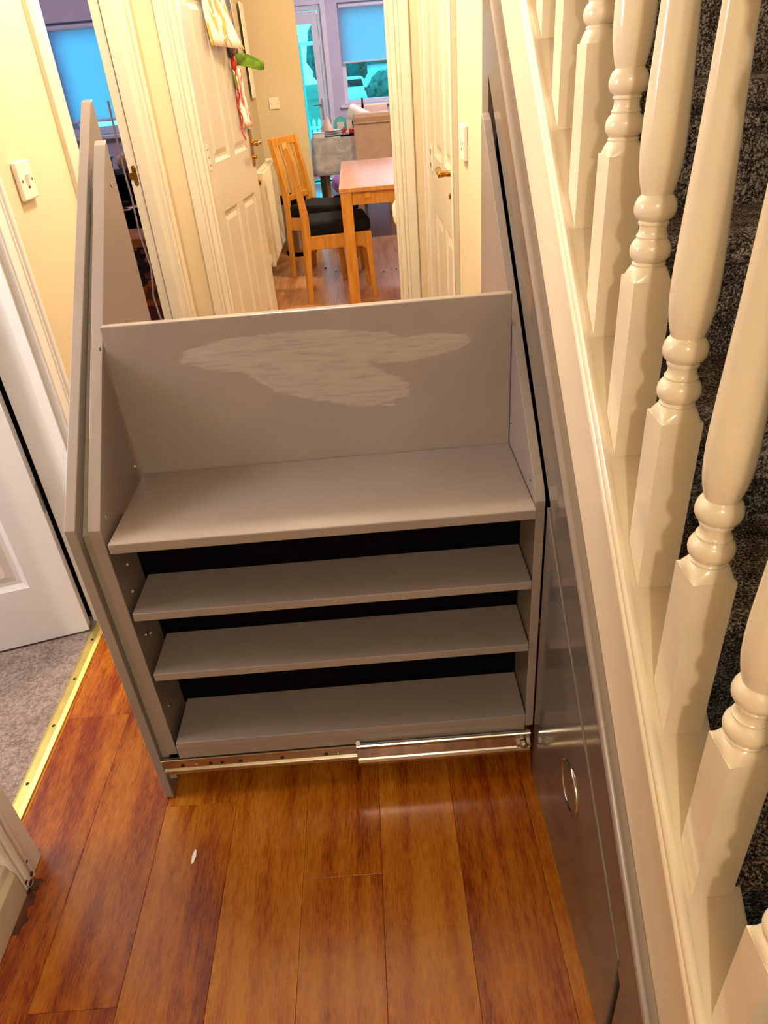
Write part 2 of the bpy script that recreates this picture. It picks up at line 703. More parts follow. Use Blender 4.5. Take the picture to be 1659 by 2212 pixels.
m.box(-3.6, LB, -2.0, 6.7, HC, HC + 0.06)
m.box(RW, 1.26, -0.3, YK + 0.1, 4.6, 4.66)
struct(m.build('ceiling', 'ceil'))

# living room and study on the left
wall_x('wall_living_side', -3.7, -3.6, [(-2.0, 6.7, 0, HC)], 'lav')
wall_y('wall_living_front', -2.1, -2.0, [(-3.6, LB, 0, HC)], 'lav')
wall_y('wall_between_rooms', 2.0, 2.1, [(-3.6, LB, 0, HC)], 'lav')
YS = 6.5
wall_y('wall_study', YS, YS + 0.2, [(-3.6, -2.30, 0, HC), (-1.55, LB, 0, HC), (-2.30, -1.55, 0, 1.02), (-2.30, -1.55, 1.775, HC)], 'lav')

# dining back wall with glazed door and window
YD = 10.9
wall_y('wall_dining_back', YD, YD + 0.25, [(-1.6, -0.98, 0, HC), (-0.98, -0.33, 2.02, HC), (-0.33, -0.12, 0, HC), (-0.12, 1.15, 0, 0.90), (-0.12, 1.15, 2.02, HC), (1.15, 1.75, 0, HC)], 'lav')
wall_x('wall_dining_left', -1.7, -1.6, [(6.7, 11.15, 0, HC)], 'lav')
struct(MB().box(-1.6, -0.905, 6.85, 10.9, -0.06, 0.0).build('floor_3', 'plank_d'))


# ---- architraves, linings
def arch_profile(w=0.085, flip=False):
    p = [(0, 0), (0, 0.012), (0.004, 0.015), (0.040, 0.015), (0.043, 0.018), (0.048, 0.018), (0.051, 0.0155),
         (0.055, 0.0155), (0.058, 0.020), (0.064, 0.022), (0.069, 0.020), (0.073, 0.017), (0.078, 0.018), (w, 0.014), (w, 0)]
    if flip:
        p = [(w - a, b) for a, b in p][::-1]
    return p


def architrave(mb, o, u, n, z0, z1, w=0.085, flip=False):
    """vertical moulding: o the opening edge (x, y), u outward direction, n the wall normal"""
    poly = [(o[0] + u[0] * a + n[0] * b, o[1] + u[1] * a + n[1] * b) for a, b in arch_profile(w, flip)]
    mb.prism(poly, 2, z0, z1)


def door_trim(name, wall, a, b, face, back, n, head=DH, wdt=0.085, flip=False, stop=None, mat='gloss', lining=0.02):
    """trim of a doorway in an x-wall ('x', opening from y=a to y=b) or in a y-wall ('y', from x=a to x=b)"""
    m = MB()
    fx = (lambda s, t: (t, s)) if wall == 'x' else (lambda s, t: (s, t))
    uneg, upos = ((0, -1), (0, 1)) if wall == 'x' else ((-1, 0), (1, 0))
    nn = (n, 0) if wall == 'x' else (0, n)
    architrave(m, fx(a, face), uneg, nn, 0, head + wdt, wdt, flip)
    architrave(m, fx(b, face), upos, nn, 0, head + wdt, wdt, flip)
    lo, hi = min(face, back), max(face, back)
    def bx(s0, s1, t0, t1, z0, z1):
        if wall == 'x':
            m.box(t0, t1, s0, s1, z0, z1)
        else:
            m.box(s0, s1, t0, t1, z0, z1)
    bx(a, b, face, face + n * 0.018, head, head + wdt)
    bx(a - lining, a, lo, hi, 0, head)
    bx(b, b + lining, lo, hi, 0, head)
    bx(a - lining, b + lining, lo, hi, head, head + lining)
    if stop:
        s0, s1 = stop
        bx(a, a + 0.012, s0, s1, 0, head)
        bx(b - 0.012, b, s0, s1, 0, head)
        bx(a, b, s0, s1, head - 0.012, head)
    return struct(m.build(name, mat, None, 0.0012))


# doorway 1 (living room), 2 (study), kitchen, right
t1 = door_trim('trim_1', 'x', 0.90, 1.65, LW, LB, 1, stop=(-0.83, LW - 0.004), mat='white')
struct(t1, 'white painted doorframe of the carpeted room, dirty at its foot', 'doorframe')
t2 = door_trim('trim_2', 'x', 2.27, 3.10, LW, LB, 1, stop=(-0.864, -0.82))
struct(t2, 'cream doorframe with a brass strike plate, study behind it', 'doorframe')
t3 = door_trim('trim_3', 'y', -0.645, 0.155, YK, YK + 0.05, -1, stop=(YK + 0.004, YK + 0.03), flip=True, wdt=0.08)
struct(t3, 'cream doorframe leading into the kitchen with the wooden table', 'doorframe')
t4 = door_trim('trim_4', 'x', 2.32, 3.15, RW, RW + 0.1, -1, stop=(RW + 0.05, RW + 0.075), wdt=0.075)
struct(t4, 'cream doorframe around the closed door on the right wall', 'doorframe')

# brass strike plate set in the study doorframe
_pl = [(-0.8835 + 0.0085 * math.cos(a), 1.073 + 0.0085 * math.sin(a)) for a in [PI * q / 8 for q in range(9)]] + [(-0.8835 + 0.0085 * math.cos(a), 1.017 + 0.0085 * math.sin(a)) for a in [PI + PI * q / 8 for q in range(9)]]
sp = MB().prism(_pl, 1, 3.0975, 3.1005)
sp.box(-0.908, -0.886, 3.094, 3.0985, 1.034, 1.056)
o = sp.build('strike_plate', 'brass_dull', t2, 0.001)
o['label'] = 'brass strike plate'
for z in (1.015, 1.075):
    MB().lathe([(0.004, 0), (0.004, 0.002), (0, 0.003)], (-0.883, 3.0975, z), (0, -1, 0), 10).build('screw', 'brass', t2)
# chipped bare spot on the frame
MB().ball((-0.853, 3.0985, 0.775), 0.006, (1, 0.25, 1.2), 10).build('paint_chip', 'brass_dull', t2)

# skirting along the left wall between the doorways and at the near end
for i, (ya, yb) in enumerate(((1.735, 2.185), (-2.5, 0.815))):
    struct(MB().prism([(LW, 0), (LW + 0.018, 0), (LW + 0.018, 0.07), (LW + 0.012, 0.085), (LW + 0.009, 0.10), (LW, 0.105)], 1, ya, yb).build('baseboard_left', 'gloss', None, 0.002),
           'cream skirting board on the left wall', 'skirting')
# chips and grime at the foot of the near frame post
dirt_m = paint('grubby_brown', (70, 34, 14), 0.9, 0.3, 30)
cx_ = LW + 0.0225
for k_, (yy, zz, r_) in enumerate(((0.845, 0.020, 0.006), (0.832, 0.012, 0.008), (0.823, 0.028, 0.005), (0.818, 0.006, 0.007), (0.85, 0.055, 0.004))):
    MB().ball((cx_ - 0.001, yy, zz), r_, (0.2, 1.0, 0.8), 8).build('paint_chip', dirt_m, t1)
gm = MB()
gp_ = []
for i in range(22):
    t = i / 21
    gp_.append((LW + 0.024 + 0.010 + 0.007 * math.sin(i * 2.1) * (1 - t) + 0.004 * math.sin(i * 0.9), 0.845 - 0.11 * t))
gm.prism([(LW + 0.021, 0.845)] + gp_ + [(LW + 0.019, 0.735)], 2, 0.0006, 0.0016)
gm.build('grime', dirt_m, t1)
# black strip added as shade in the hinge gap
MB().box(-0.918, -0.906, 1.651, 1.660, 0.02, 2.0).build('gap_shade_strip', 'black', t1)

# ------------------------------------------------------------------ doors
def screw_at(p, ax, par, r=0.004, mat='steel'):
    return MB().lathe([(r, 0), (r, 0.0012), (r * 0.5, 0.0022), (0, 0.0024)], p, ax, 10).build('screw', mat, par)


def make_door(name, w, h, t, mat, two_sided=True):
    """leaf in local coords: hinge edge at x=0, face towards -y at y=0, thickness to +y"""
    root = empty(name)
    root['kind'] = 'structure'
    st, mu, dep = 0.105, 0.085, 0.009
    pw = (w - 2 * st - mu) / 2
    zs = [(0.19, 0.82), (1.02, 1.62), (1.71, h - 0.11)]
    fr = MB()
    xs = [(0, st), (st + pw, st + pw + mu), (w - st, w)]
    for a, b in xs:
        fr.box(a, b, 0, t, 0, h)
    rails = [(0, zs[0][0]), (zs[0][1], zs[1][0]), (zs[1][1], zs[2][0]), (zs[2][1], h)]
    for a, b in rails:
        fr.box(st, st + pw, 0, t, a, b)
        fr.box(st + pw + mu, w - st, 0, t, a, b)
    fr.build('leaf', mat, root)
    for xa in (st, st + pw + mu):
        for za, zb in zs:
            pm = MB()
            for s in (0, 1):
                y0 = dep if s == 0 else t - dep
                y1 = 0.001 if s == 0 else t - 0.001
                # sloped moulding into the recess, flat groove, then raised field
                xb = xa + pw
                def ring(off, y):
                    return [pm.bm.verts.new(p) for p in ((xa + off, y, za + off), (xb - off, y, za + off), (xb - off, y, zb - off), (xa + off, y, zb - off))]
                R0 = ring(-0.001, y1)
                R1 = ring(0.014, y0)
                R2 = ring(0.026, y0)
                R3 = ring(0.046, y1 + (0.002 if s == 0 else -0.002))
                for P, Q in ((R0, R1), (R1, R2), (R2, R3)):
                    for i in range(4):
                        j = (i + 1) % 4
                        pm.bm.faces.new((P[i], P[j], Q[j], Q[i]))
                pm.bm.faces.new(R3)
            pm.build('panel', mat, root)
    return root


def make_handle(parent, loc, ax_out, along, mat='brass', plate_h=0.17, lever=0.095):
    """lever handle on a long backplate; ax_out the direction out of the door, along the lever's direction"""
    ao, al = Vector(ax_out), Vector(along)
    L = Vector(loc)
    m = MB()
    mt = Matrix((al, ao, Vector((0, 0, 1)))).transposed().to_4x4()
    mt.translation = L
    pl = []
    hw = 0.02
    zt, zb = 0.06, -plate_h + 0.06
    for i in range(9):
        a = PI * i / 8
        pl.append((hw * math.cos(a), zt - hw + hw * math.sin(a) + 0.004))
    for i in range(9):
        a = PI + PI * i / 8
        pl.append((hw * math.cos(a), zb + hw + hw * math.sin(a)))
    m.prism(pl, 1, 0, 0.006)
    m.move(mt)
    pt = m.build('door_handle', mat, parent, 0.0015)
    lv = MB()
    lv.lathe([(0.014, 0.005), (0.014, 0.009), (0.0095, 0.012), (0.0085, 0.03), (0.0095, 0.042), (0.011, 0.048), (0.010, 0.054), (0, 0.056)], (0, 0, 0), (0, 1, 0), 16)
    lv.tube([(0, 0.046, 0), (lever * 0.25, 0.048, 0.001), (lever * 0.6, 0.046, -0.002), (lever * 0.9, 0.044, 0.001), (lever, 0.041, 0.002)], 0.008, 12, [0.0085, 0.008, 0.009, 0.0105, 0.006])
    lv.move(mt)
    lv.build('lever', mat, pt, 0, 'all')
    tm = MB()
    tm.lathe([(0.009, 0.005), (0.009, 0.02), (0.006, 0.022), (0, 0.022)], (0, 0, -0.065), (0, 1, 0), 14)
    tm.move(mt)
    tm.build('thumb_turn', mat, pt, 0, True)
    return pt


def place(root, loc, xdir):
    a = math.atan2(xdir[1], xdir[0])
    root.location = loc
    root.rotation_euler = (0, 0, a)


# door 1: living room leaf swung open into the room, hinged on the far jamb
d1 = make_door('door_1', 0.762, 1.98, 0.04, 'white')
place(d1, (-0.912, 1.640, 0.012), (-0.966, -0.259))
# mirror so that the face looks at the hall: local -y must face the camera -> rotate pi and flip not needed
struct(d1, 'white panelled door standing open into the carpeted room', 'door')
box('hinge', 'steel', -0.002, 0.012, -0.0015, 0.030, 0.40, 0.48, d1, 0.001)
# door 2: kitchen door open against the kitchen wall, hinged on the left jamb
d2 = make_door('door_2', 0.775, 1.98, 0.038, 'gloss')
place(d2, (-0.640, 3.356, 0.012), (0.130, 0.9915))
struct(d2, 'cream panelled kitchen door standing open with drawings taped to it', 'door')
make_handle(d2, (0.742, 0.0, 1.040), (0, -1, 0), (-1, 0, 0))
hg = box('hinge', 'plastic', -0.006, 0.035, -0.0025, 0.004, 1.00, 1.10, d2, 0.001)
for z in (1.02, 1.05, 1.08):
    screw_at((0.022, -0.0025, z), (0, -1, 0), hg, 0.004, 'brass_dull')
# door 3: closed door on the right wall, hinges on the far side
d3 = make_door('door_3', 0.80, 1.98, 0.038, 'gloss')
place(d3, (RW + 0.008, 3.136, 0.012), (0, -1))
struct(d3, 'cream panelled door, closed, brass lever handle, on the right wall', 'door')
make_handle(d3, (0.752, 0.0, 1.035), (0, -1, 0), (-1, 0, 0), lever=0.10)
hg = box('hinge', 'plastic', -0.010, 0.012, -0.004, 0.002, 0.955, 1.045, d3, 0.001)
for za in (0.972, 1.018):
    box('knuckle', 'steel', -0.012, 0.004, -0.008, -0.003, za, za + 0.016, d3, 0.001)


# ------------------------------------------------------------------ switches
def switch(name, loc, normal, label, rocker=True, size=0.084):
    root = empty(name, loc, math.atan2(normal[1], normal[0]) + PI / 2)   # local -y is the wall normal
    tag(root, label, 'light switch' if rocker else 'wall plate', None)
    h = size / 2
    MB().box(-h, h, -0.012, 0, -h, h).build('face_plate', 'plastic', root, 0.004, seg=3)
    if rocker:
        rk = MB().prism([(-0.0125, -0.013), (-0.0195, 0.013), (-0.0115, 0.013), (-0.0115, -0.013)], 0, -0.006, 0.006)
        rk.build('rocker', 'white', root, 0.0008)
        box('rocker_recess', 'brass_dull', -0.0065, 0.0065, -0.0124, -0.0119, -0.018, -0.0132, root)
    for s in (-1, 1):
        MB().lathe([(0.0032, 0), (0.0032, 0.0006), (0, 0.0008)], (s * 0.028, -0.012, 0), (0, -1, 0), 10).build('screw', 'brass_dull', root)
    return root


switch('light_switch', (LW, 1.872, 1.176), (1, 0), 'white light switch on the left wall beside the white doorframe')
switch('light_switch', (RW, 2.085, 1.157), (-1, 0), 'white light switch on the right wall beside the grey cupboard')
switch('blanking_plate', (-0.655, 6.75, 1.130), (0, -1), 'square cream blanking plate on the far kitchen wall', False)

# gold threshold strip between laminate and carpet
ts = MB().prism([(-0.897, 0.0045), (-0.897, 0.0065), (-0.890, 0.0085), (-0.872, 0.0085), (-0.862, 0.004), (-0.862, 0.0005)], 1, 0.903, 1.645).build('threshold_strip', 'gold', None, 0.0006)
tag(ts, 'gold metal threshold strip between the grey carpet and the laminate', 'threshold strip')
for y in (0.925, 1.075, 1.245, 1.405, 1.56):
    MB().lathe([(0.0042, 0), (0.0042, 0.0006), (0.002, 0.0009), (0, 0.0004)], (-0.881, y, 0.0085), (0, 0, 1), 10).build('screw', 'dark_wood', ts)
k = MB().prism([(6.815, 0.0005), (6.82, 0.004), (6.86, 0.004), (6.868, 0.0005)], 0, -0.40, 1.2).build('threshold_strip', 'steel')
tag(k, 'bright metal threshold strip across the far kitchen opening', 'threshold strip')

# ================================================================== STAIRCASE
SL = 0.91
def zcap(y):
    return 0.534 + SL * (y - 0.4255)

stairs = empty('staircase', (0.75, 0.08, 0))
tag(stairs, 'staircase with ivory turned balusters and dark speckled carpet climbing on the right', 'staircase')
_inv = Matrix.Translation((-0.75, -0.08, 0))


def sb(mb, name, mat, bevel=0.0, smooth=False, parent=None):
    mb.move(_inv)
    return mb.build(name, mat, parent or stairs, bevel, smooth)


YE = 2.9
# outer string: one sloping board; its face stands back behind the grey trim
yA, yB = -0.12, YE
st = MB().prism([(yA, zcap(yA) - 0.022), (yA, max(0.0, zcap(yA) - 0.33)), (yA + 0.31, 0.0), (yA + 0.36, 0.0), (yB, zcap(yB) - 0.34), (yB, zcap(yB) - 0.022)], 0, 0.292, 0.352)
sb(st, 'outer_string', 'string')
# capping with a bead along its front edge
cp = MB().prism([(yA, zcap(yA) - 0.022), (yB, zcap(yB) - 0.022), (yB, zcap(yB)), (yA, zcap(yA))], 0, 0.2925, 0.362)
sb(cp, 'string_capping', 'string', 0.003)
import math as _m
_ang = math.atan(SL)
_d = Vector((0, math.cos(_ang), math.sin(_ang)))
_n = Vector((0, -math.sin(_ang), math.cos(_ang)))
bd = MB()
prof = [(0.2925, -0.026), (0.2875, -0.0255), (0.2845, -0.022), (0.2835, -0.017), (0.2850, -0.012), (0.2870, -0.010), (0.2862, -0.006), (0.2872, -0.001), (0.2900, 0.0022), (0.2945, 0.0026), (0.2980, 0.0005), (0.2980, -0.003), (0.2925, -0.003)]
A = [bd.bm.verts.new(Vector((x, yA, zcap(yA))) + _n * h) for x, h in prof]
B = [bd.bm.verts.new(Vector((x, yB, zcap(yB))) + _n * h) for x, h in prof]
for i in range(len(prof)):
    j = (i + 1) % len(prof)
    bd.bm.faces.new((A[i], A[j], B[j], B[i]))
bd.bm.faces.new(A[::-1])
bd.bm.faces.new(B)
sb(bd, 'bead_moulding', 'baluster', 0, True)

# balusters
BW = 0.0455


def baluster_mesh():
    m = MB()
    h = BW / 2
    zb = 0.231          # top of the lower block (measured from the foot's near edge)
    # block foot cut to the slope of the capping
    def block(z0f, z1f, z1b=None):
        pts = []
        for (x, y) in ((-h, -h), (h, -h), (h, h), (-h, h)):
            pts.append((x, y, z0f(y)))
        for (x, y) in ((-h, -h), (h, -h), (h, h), (-h, h)):
            pts.append((x, y, z1f(y)))
        m.quad_solid(pts)
    block(lambda y: SL * (y + h), lambda y: zb - 0.006)
    # block shoulder: the square's corners turned away (lamb's tongue)
    seg = 32
    def sq(a):
        c, s = math.cos(a), math.sin(a)
        return h / max(abs(c), abs(s))
    rings = []
    for k, (f, z) in enumerate(((0.0, zb - 0.0065), (0.10, zb - 0.0005), (0.42, zb + 0.0045), (0.8, zb + 0.0075), (1.0, zb + 0.0085))):
        ring = []
        for i in range(seg):
            a = 2 * PI * i / seg + PI / 4
            rs = sq(a)
            r = rs + (0.0185 - rs) * f
            cut = 0.0 if k else -0.010 * max(0.0, (rs - h) / (h * 0.4142))
            ring.append(m.bm.verts.new((r * math.cos(a), r * math.sin(a), z + (0.0 if k == 4 else -0.010 * (1 - f) * max(0.0, (rs - h) / (h * 0.4142))))))
        rings.append(ring)
    for a_, b_ in zip(rings, rings[1:]):
        for i in range(seg):
            j = (i + 1) % seg
            m.bm.faces.new((a_[i], a_[j], b_[j], b_[i]))
    P = [(0.0185, 0.0085), (0.0190, 0.0105), (0.0180, 0.0125), (0.0165, 0.0135),
         (0.0195, 0.0150), (0.0222, 0.0190), (0.0232, 0.0245), (0.0225, 0.0300), (0.0200, 0.0350), (0.0172, 0.0375), (0.0168, 0.0390),
         (0.0176, 0.0400), (0.0176, 0.0415), (0.0160, 0.0430), (0.0152, 0.0470), (0.0150, 0.0510), (0.0155, 0.0530), (0.0168, 0.0540), (0.0168, 0.0560), (0.0156, 0.0575),
         (0.0170, 0.0585), (0.0205, 0.0610), (0.0228, 0.0660), (0.0232, 0.0710), (0.0222, 0.0765), (0.0198, 0.0815), (0.0172, 0.0840), (0.0168, 0.0850),
         (0.0180, 0.0890), (0.0205, 0.0990), (0.0225, 0.1120), (0.0234, 0.1270), (0.0236, 0.1420), (0.0232, 0.1600), (0.0222, 0.1850), (0.0206, 0.2200), (0.0188, 0.2600), (0.0172, 0.3000), (0.0156, 0.3500), (0.0142, 0.4000), (0.0134, 0.4350),
         (0.0140, 0.4460), (0.0158, 0.4530), (0.0185, 0.4570), (0.0200, 0.4590), (0.0204, 0.4615), (0.0202, 0.4680), (0.0192, 0.4750), (0.0174, 0.4810), (0.0150, 0.4850), (0.0146, 0.4870),
         (0.0132, 0.4900), (0.0126, 0.4960), (0.0132, 0.5020), (0.0160, 0.5050), (0.0200, 0.5090), (0.0215, 0.5150), (0.0200, 0.5210), (0.0170, 0.5240), (0.0172, 0.5270)]
    m.lathe([(r, z + zb) for r, z in P], (0, 0, 0), (0, 0, 1), 32)
    m.box(-h, h, -h, h, zb + 0.527, zb + 0.70)
    return m


b0 = baluster_mesh().build('baluster', 'baluster', stairs, 0, True)
ys_bal = [0.035 + 0.1301 * i for i in range(20)]
first = True
for y in ys_bal:
    yc = y + BW / 2
    b = b0 if first else b0.copy()
    if not first:
        COL.objects.link(b)
        b.parent = stairs
    first = False
    b.location = (0.304 + BW / 2 - 0.75, yc - 0.08, zcap(y) + 0.0005)
# handrail
hr = MB()
zh = lambda y: zcap(y) + 0.90
prof = [(0.297, 0), (0.297, 0.03), (0.302, 0.048), (0.315, 0.058), (0.339, 0.058), (0.352, 0.048), (0.357, 0.03), (0.357, 0)]
A = [hr.bm.verts.new((x, yA, zh(yA) + h)) for x, h in prof]
B = [hr.bm.verts.new((x, yB, zh(yB) + h)) for x, h in prof]
for i in range(len(prof)):
    j = (i + 1) % len(prof)
    hr.bm.faces.new((A[i], A[j], B[j], B[i]))
hr.bm.faces.new(A[::-1])
hr.bm.faces.new(B)
sb(hr, 'handrail', 'baluster', 0, True)
# newel at the foot
nw = MB().box(0.284, 0.366, yA - 0.085, yA, 0.0, 1.25)
nw.lathe([(0.03, 1.25), (0.045, 1.27), (0.055, 1.31), (0.04, 1.35), (0, 1.37)], (0.325, yA - 0.0425, 0), (0, 0, 1), 20)
sb(nw, 'newel_post', 'baluster', 0.003, True)

# carpeted steps
RISE, GO = 0.184, 0.2022
for k_ in range(1, 16):
    yn = 0.640 + GO * (k_ - 4)
    z = RISE * k_
    poly = [(yn + 0.020, z - RISE), (yn + 0.020, z - 0.045), (yn + 0.006, z - 0.040), (yn - 0.004, z - 0.030), (yn - 0.008, z - 0.018), (yn - 0.004, z - 0.006), (yn + 0.008, z),
            (yn + GO + 0.020, z), (yn + GO + 0.020, z - RISE)]
    s_ = MB().prism(poly, 0, 0.3525, 1.16)
    sb(s_, 'step', 'stair_carpet', 0, True)

# ================================================================== UNDERSTAIRS CUPBOARD
FX = 0.272      # front plane
FS = 0.925
def zft(y):     # top line of the grey frame (front arris)
    return 0.849 + FS * (y - 1.0)

def zop(y):     # upper edge of the drawer openings
    return 0.722 + FS * (y - 1.01)


cup = empty('understairs_cupboard', (0.30, 1.0, 0))
tag(cup, 'grey lacquered cupboard built in under the staircase with a sloping top frame', 'cupboard')
_ic = Matrix.Translation((-0.30, -1.0, 0))


def cb(mb, name, mat, bevel=0.0, smooth=False, parent=None):
    mb.move(_ic)
    return mb.build(name, mat, parent or cup, bevel, smooth)


# sloping top board of the frame, its outer edge rounded over
fr = MB()
ya, yb = 0.075, 1.722
sl = math.atan(FS)
nrm = Vector((0, -math.sin(sl), math.cos(sl)))
fr.prism([(ya, zop(ya)), (1.648, zop(1.648)), (yb, zop(yb)), (yb, zft(yb) - 0.012), (ya, zft(ya) - 0.012)], 0, FX, FX + 0.018)
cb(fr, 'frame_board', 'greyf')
md = MB()
prof = [(FX, -0.010), (FX, -0.004), (FX + 0.0012, -0.0012), (FX + 0.0040, 0.0002), (FX + 0.0075, 0.0), (FX + 0.010, -0.0022), (FX + 0.0135, -0.0035), (FX + 0.0195, -0.0035), (FX + 0.0195, -0.010)]
A = [md.bm.verts.new(Vector((x, ya, zft(ya))) + nrm * h) for x, h in prof]
B = [md.bm.verts.new(Vector((x, yb, zft(yb))) + nrm * h) for x, h in prof]
for i in range(len(prof)):
    j = (i + 1) % len(prof)
    md.bm.faces.new((A[i], A[j], B[j], B[i]))
md.bm.faces.new(A[::-1])
md.bm.faces.new(B)
o = cb(md, 'edge_moulding', 'grey', 0, True)
# far upright of the frame
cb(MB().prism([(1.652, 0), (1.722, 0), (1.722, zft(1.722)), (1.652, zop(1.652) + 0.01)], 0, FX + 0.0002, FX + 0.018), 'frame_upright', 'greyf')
# end panel of the cupboard and dark lining inside
cb(MB().prism([(1.722, 0), (1.734, 0), (1.734, zft(1.722)), (1.722, zft(1.722) - 0.01)], 0, FX, 0.36), 'end_panel', 'grey')
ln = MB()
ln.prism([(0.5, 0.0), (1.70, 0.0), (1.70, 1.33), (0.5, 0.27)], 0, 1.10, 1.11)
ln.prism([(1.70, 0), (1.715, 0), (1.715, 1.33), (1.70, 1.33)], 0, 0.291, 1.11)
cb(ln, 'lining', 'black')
# middle division and kick
cb(MB().box(FX + 0.006, 1.09, 1.013, 1.019, 0, 0.70), 'division', 'greyf')

cb(MB().prism([(0.12, 0.002), (1.005, 0.002), (1.005, 0.68), (0.12, 0.002 + 0.68 * 0.0)], 0, 0.2905, 0.2915), 'lining', 'black')  # black sheet added behind the drawer gap as its shade
# low triangular end board
cb(MB().prism([(0.10, 0.0), (0.476, 0.0), (0.476, zop(0.476) - 0.006), (0.10, max(0.004, zop(0.10)))], 0, FX + 0.001, FX + 0.018), 'end_board', 'greyf', 0.001)

# ---- the closed drawer beside the open one
dr = empty('pull_out_unit', (FX, 0.75, 0.0))
tag(dr, 'closed grey understairs drawer front with a flush oval chrome pull', 'drawer')
_id = Matrix.Translation((-FX, -0.75, 0))
dy0, dy1 = 0.490, 1.006
f_ = MB().prism([(dy0, 0.006), (dy1, 0.006), (dy1, 0.695), (dy0 , 0.695 + 0.835 * (dy0 - dy1))], 0, FX - 0.002, FX + 0.016)
f_.move(_id)
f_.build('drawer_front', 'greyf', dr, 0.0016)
bx_ = MB().prism([(dy0 + 0.03, 0.05), (dy1 - 0.02, 0.05), (dy1 - 0.02, 0.60), (dy0 + 0.03, 0.20)], 0, FX + 0.0205, 0.95)
bx_.move(_id)
bx_.build('carcass', 'black', dr)
# flush oval pull
pull = MB()
pc = Vector((FX - 0.002, 0.754, 0.288))
N = 40
ra, rb = 0.0470, 0.0480      # half width (along y), half height
rings = []
for (s, x) in ((1.0, 0.0), (1.0, -0.0022), (0.95, -0.0030), (0.90, -0.0022), (0.88, 0.0), (0.86, 0.006), (0.80, 0.010)):
    rings.append([pull.bm.verts.new(pc + Vector((x, (ra * s) * math.cos(2 * PI * i / N) + 0.35 * 0 * math.sin(2 * PI * i / N), (rb * s) * math.sin(2 * PI * i / N)))) for i in range(N)])
for a_, b_ in zip(rings, rings[1:]):
    for i in range(N):
        pull.bm.faces.new((a_[i], a_[(i + 1) % N], b_[(i + 1) % N], b_[i]))
pull.move(_id)
pp = pull.build('pull_ring', 'chrome', dr, 0, 'all')
pp['label'] = 'chrome oval ring'
cupm = MB()
rings = [[cupm.bm.verts.new(pc + Vector((x, ra * s * math.cos(2 * PI * i / N), rb * s * math.sin(2 * PI * i / N)))) for i in range(N)] for s, x in ((0.875, -0.0006), (0.3, -0.0004))]
for i in range(N):
    cupm.bm.faces.new((rings[0][i], rings[0][(i + 1) % N], rings[1][(i + 1) % N], rings[1][i]))
cupm.bm.faces.new(rings[1])
cupm.move(_id)
cupm.build('pull_cup', 'greyf', dr, 0)

# ---- the open pull-out shoe rack
rk = empty('pull_out_shoe_rack', (-0.12, 1.02, 0.0))
tag(rk, 'grey pull-out shoe rack drawn out across the hall with sloping tall sides', 'shoe rack')
_ir = Matrix.Translation((0.12, -1.02, 0))


def rb_(mb, name, mat, bevel=0.0012, smooth=False, parent=None):
    mb.move(_ir)
    o_ = mb.build(name, mat, parent or rk, bevel, smooth)
    return o_


XL0, XL1 = -0.5475, -0.5285      # front panel
PS = 0.881
pan = [(1.011, 0.004), (1.682, 0.004), (1.682, 1.330), (1.665, 1.326), (1.009, 0.7225)]
rb_(MB().prism(pan, 0, XL0, XL1), 'front_panel', 'grey', 0.0015)
# recessed spacer behind the front panel
rb_(MB().prism([(1.024, 0.05), (1.57, 0.05), (1.57, 1.215), (1.027, 0.700)], 0, XL1 + 0.0002, -0.5126), 'spacer_board', 'edge', 0.0008)
# left carcass side
XS0, XS1 = -0.5124, -0.4905
sideL = [(1.017, 0.138), (1.580, 0.138), (1.580, 1.262), (1.568, 1.254), (1.017, 0.714)]
rb_(MB().prism(sideL, 0, XS0, XS1), 'side_panel', 'grey', 0.0010)
# right carcass side (thin board against the cupboard)
XR0, XR1 = 0.2535, 0.2700
sideR = [(1.018, 0.138), (1.625, 0.138), (1.625, 1.250), (1.600, 1.238), (1.030, 0.720), (1.018, 0.700)]
rb_(MB().prism(sideR, 0, XR0, XR1), 'side_panel', 'grey', 0.0010)
# shelves
XI0, XI1 = XS1 + 0.0006, XR0 - 0.0006
rb_(MB().box(XI0 + 0.008, XI1, 1.006, 1.258, 0.671, 0.691), 'shelf', 'grey', 0.0022)
for zt, y0 in ((0.535, 1.008), (0.381, 1.008), (0.186, 1.004)):
    rb_(MB().box(XI0 + 0.009, XI1 - 0.002, y0, 1.129, zt - 0.018, zt), 'shelf', 'grey', 0.0016)
rb_(MB().box(XI0, XI1, 1.131, 1.57, 0.16, 0.172), 'base_board', 'grey')
rb_(MB().box(XI0, XI1, 1.131, 1.139, 0.172, 0.6705), 'backing_board', 'black', 0)  # near-black colour stands for the deep shade between the shelves
# tall back panel above the top shelf
bp = MB().box(XI0 + 0.004, XI1, 1.2585, 1.2765, 0.6705, 0.989)
bp.move(Matrix.Translation((0, 0, 0)))
o = rb_(bp, 'back_panel', 'smear', 0.0022)
# kick board under the bottom shelf, bottom board
rb_(MB().box(XI0 + 0.004, XI1 - 0.002, 1.010, 1.022, 0.132, 0.1675), 'kick_board', 'grey', 0.001)
rb_(MB().box(XS0 + 0.004, XI1, 1.028, 1.60, 0.090, 0.132), 'runner_board', 'black', 0)
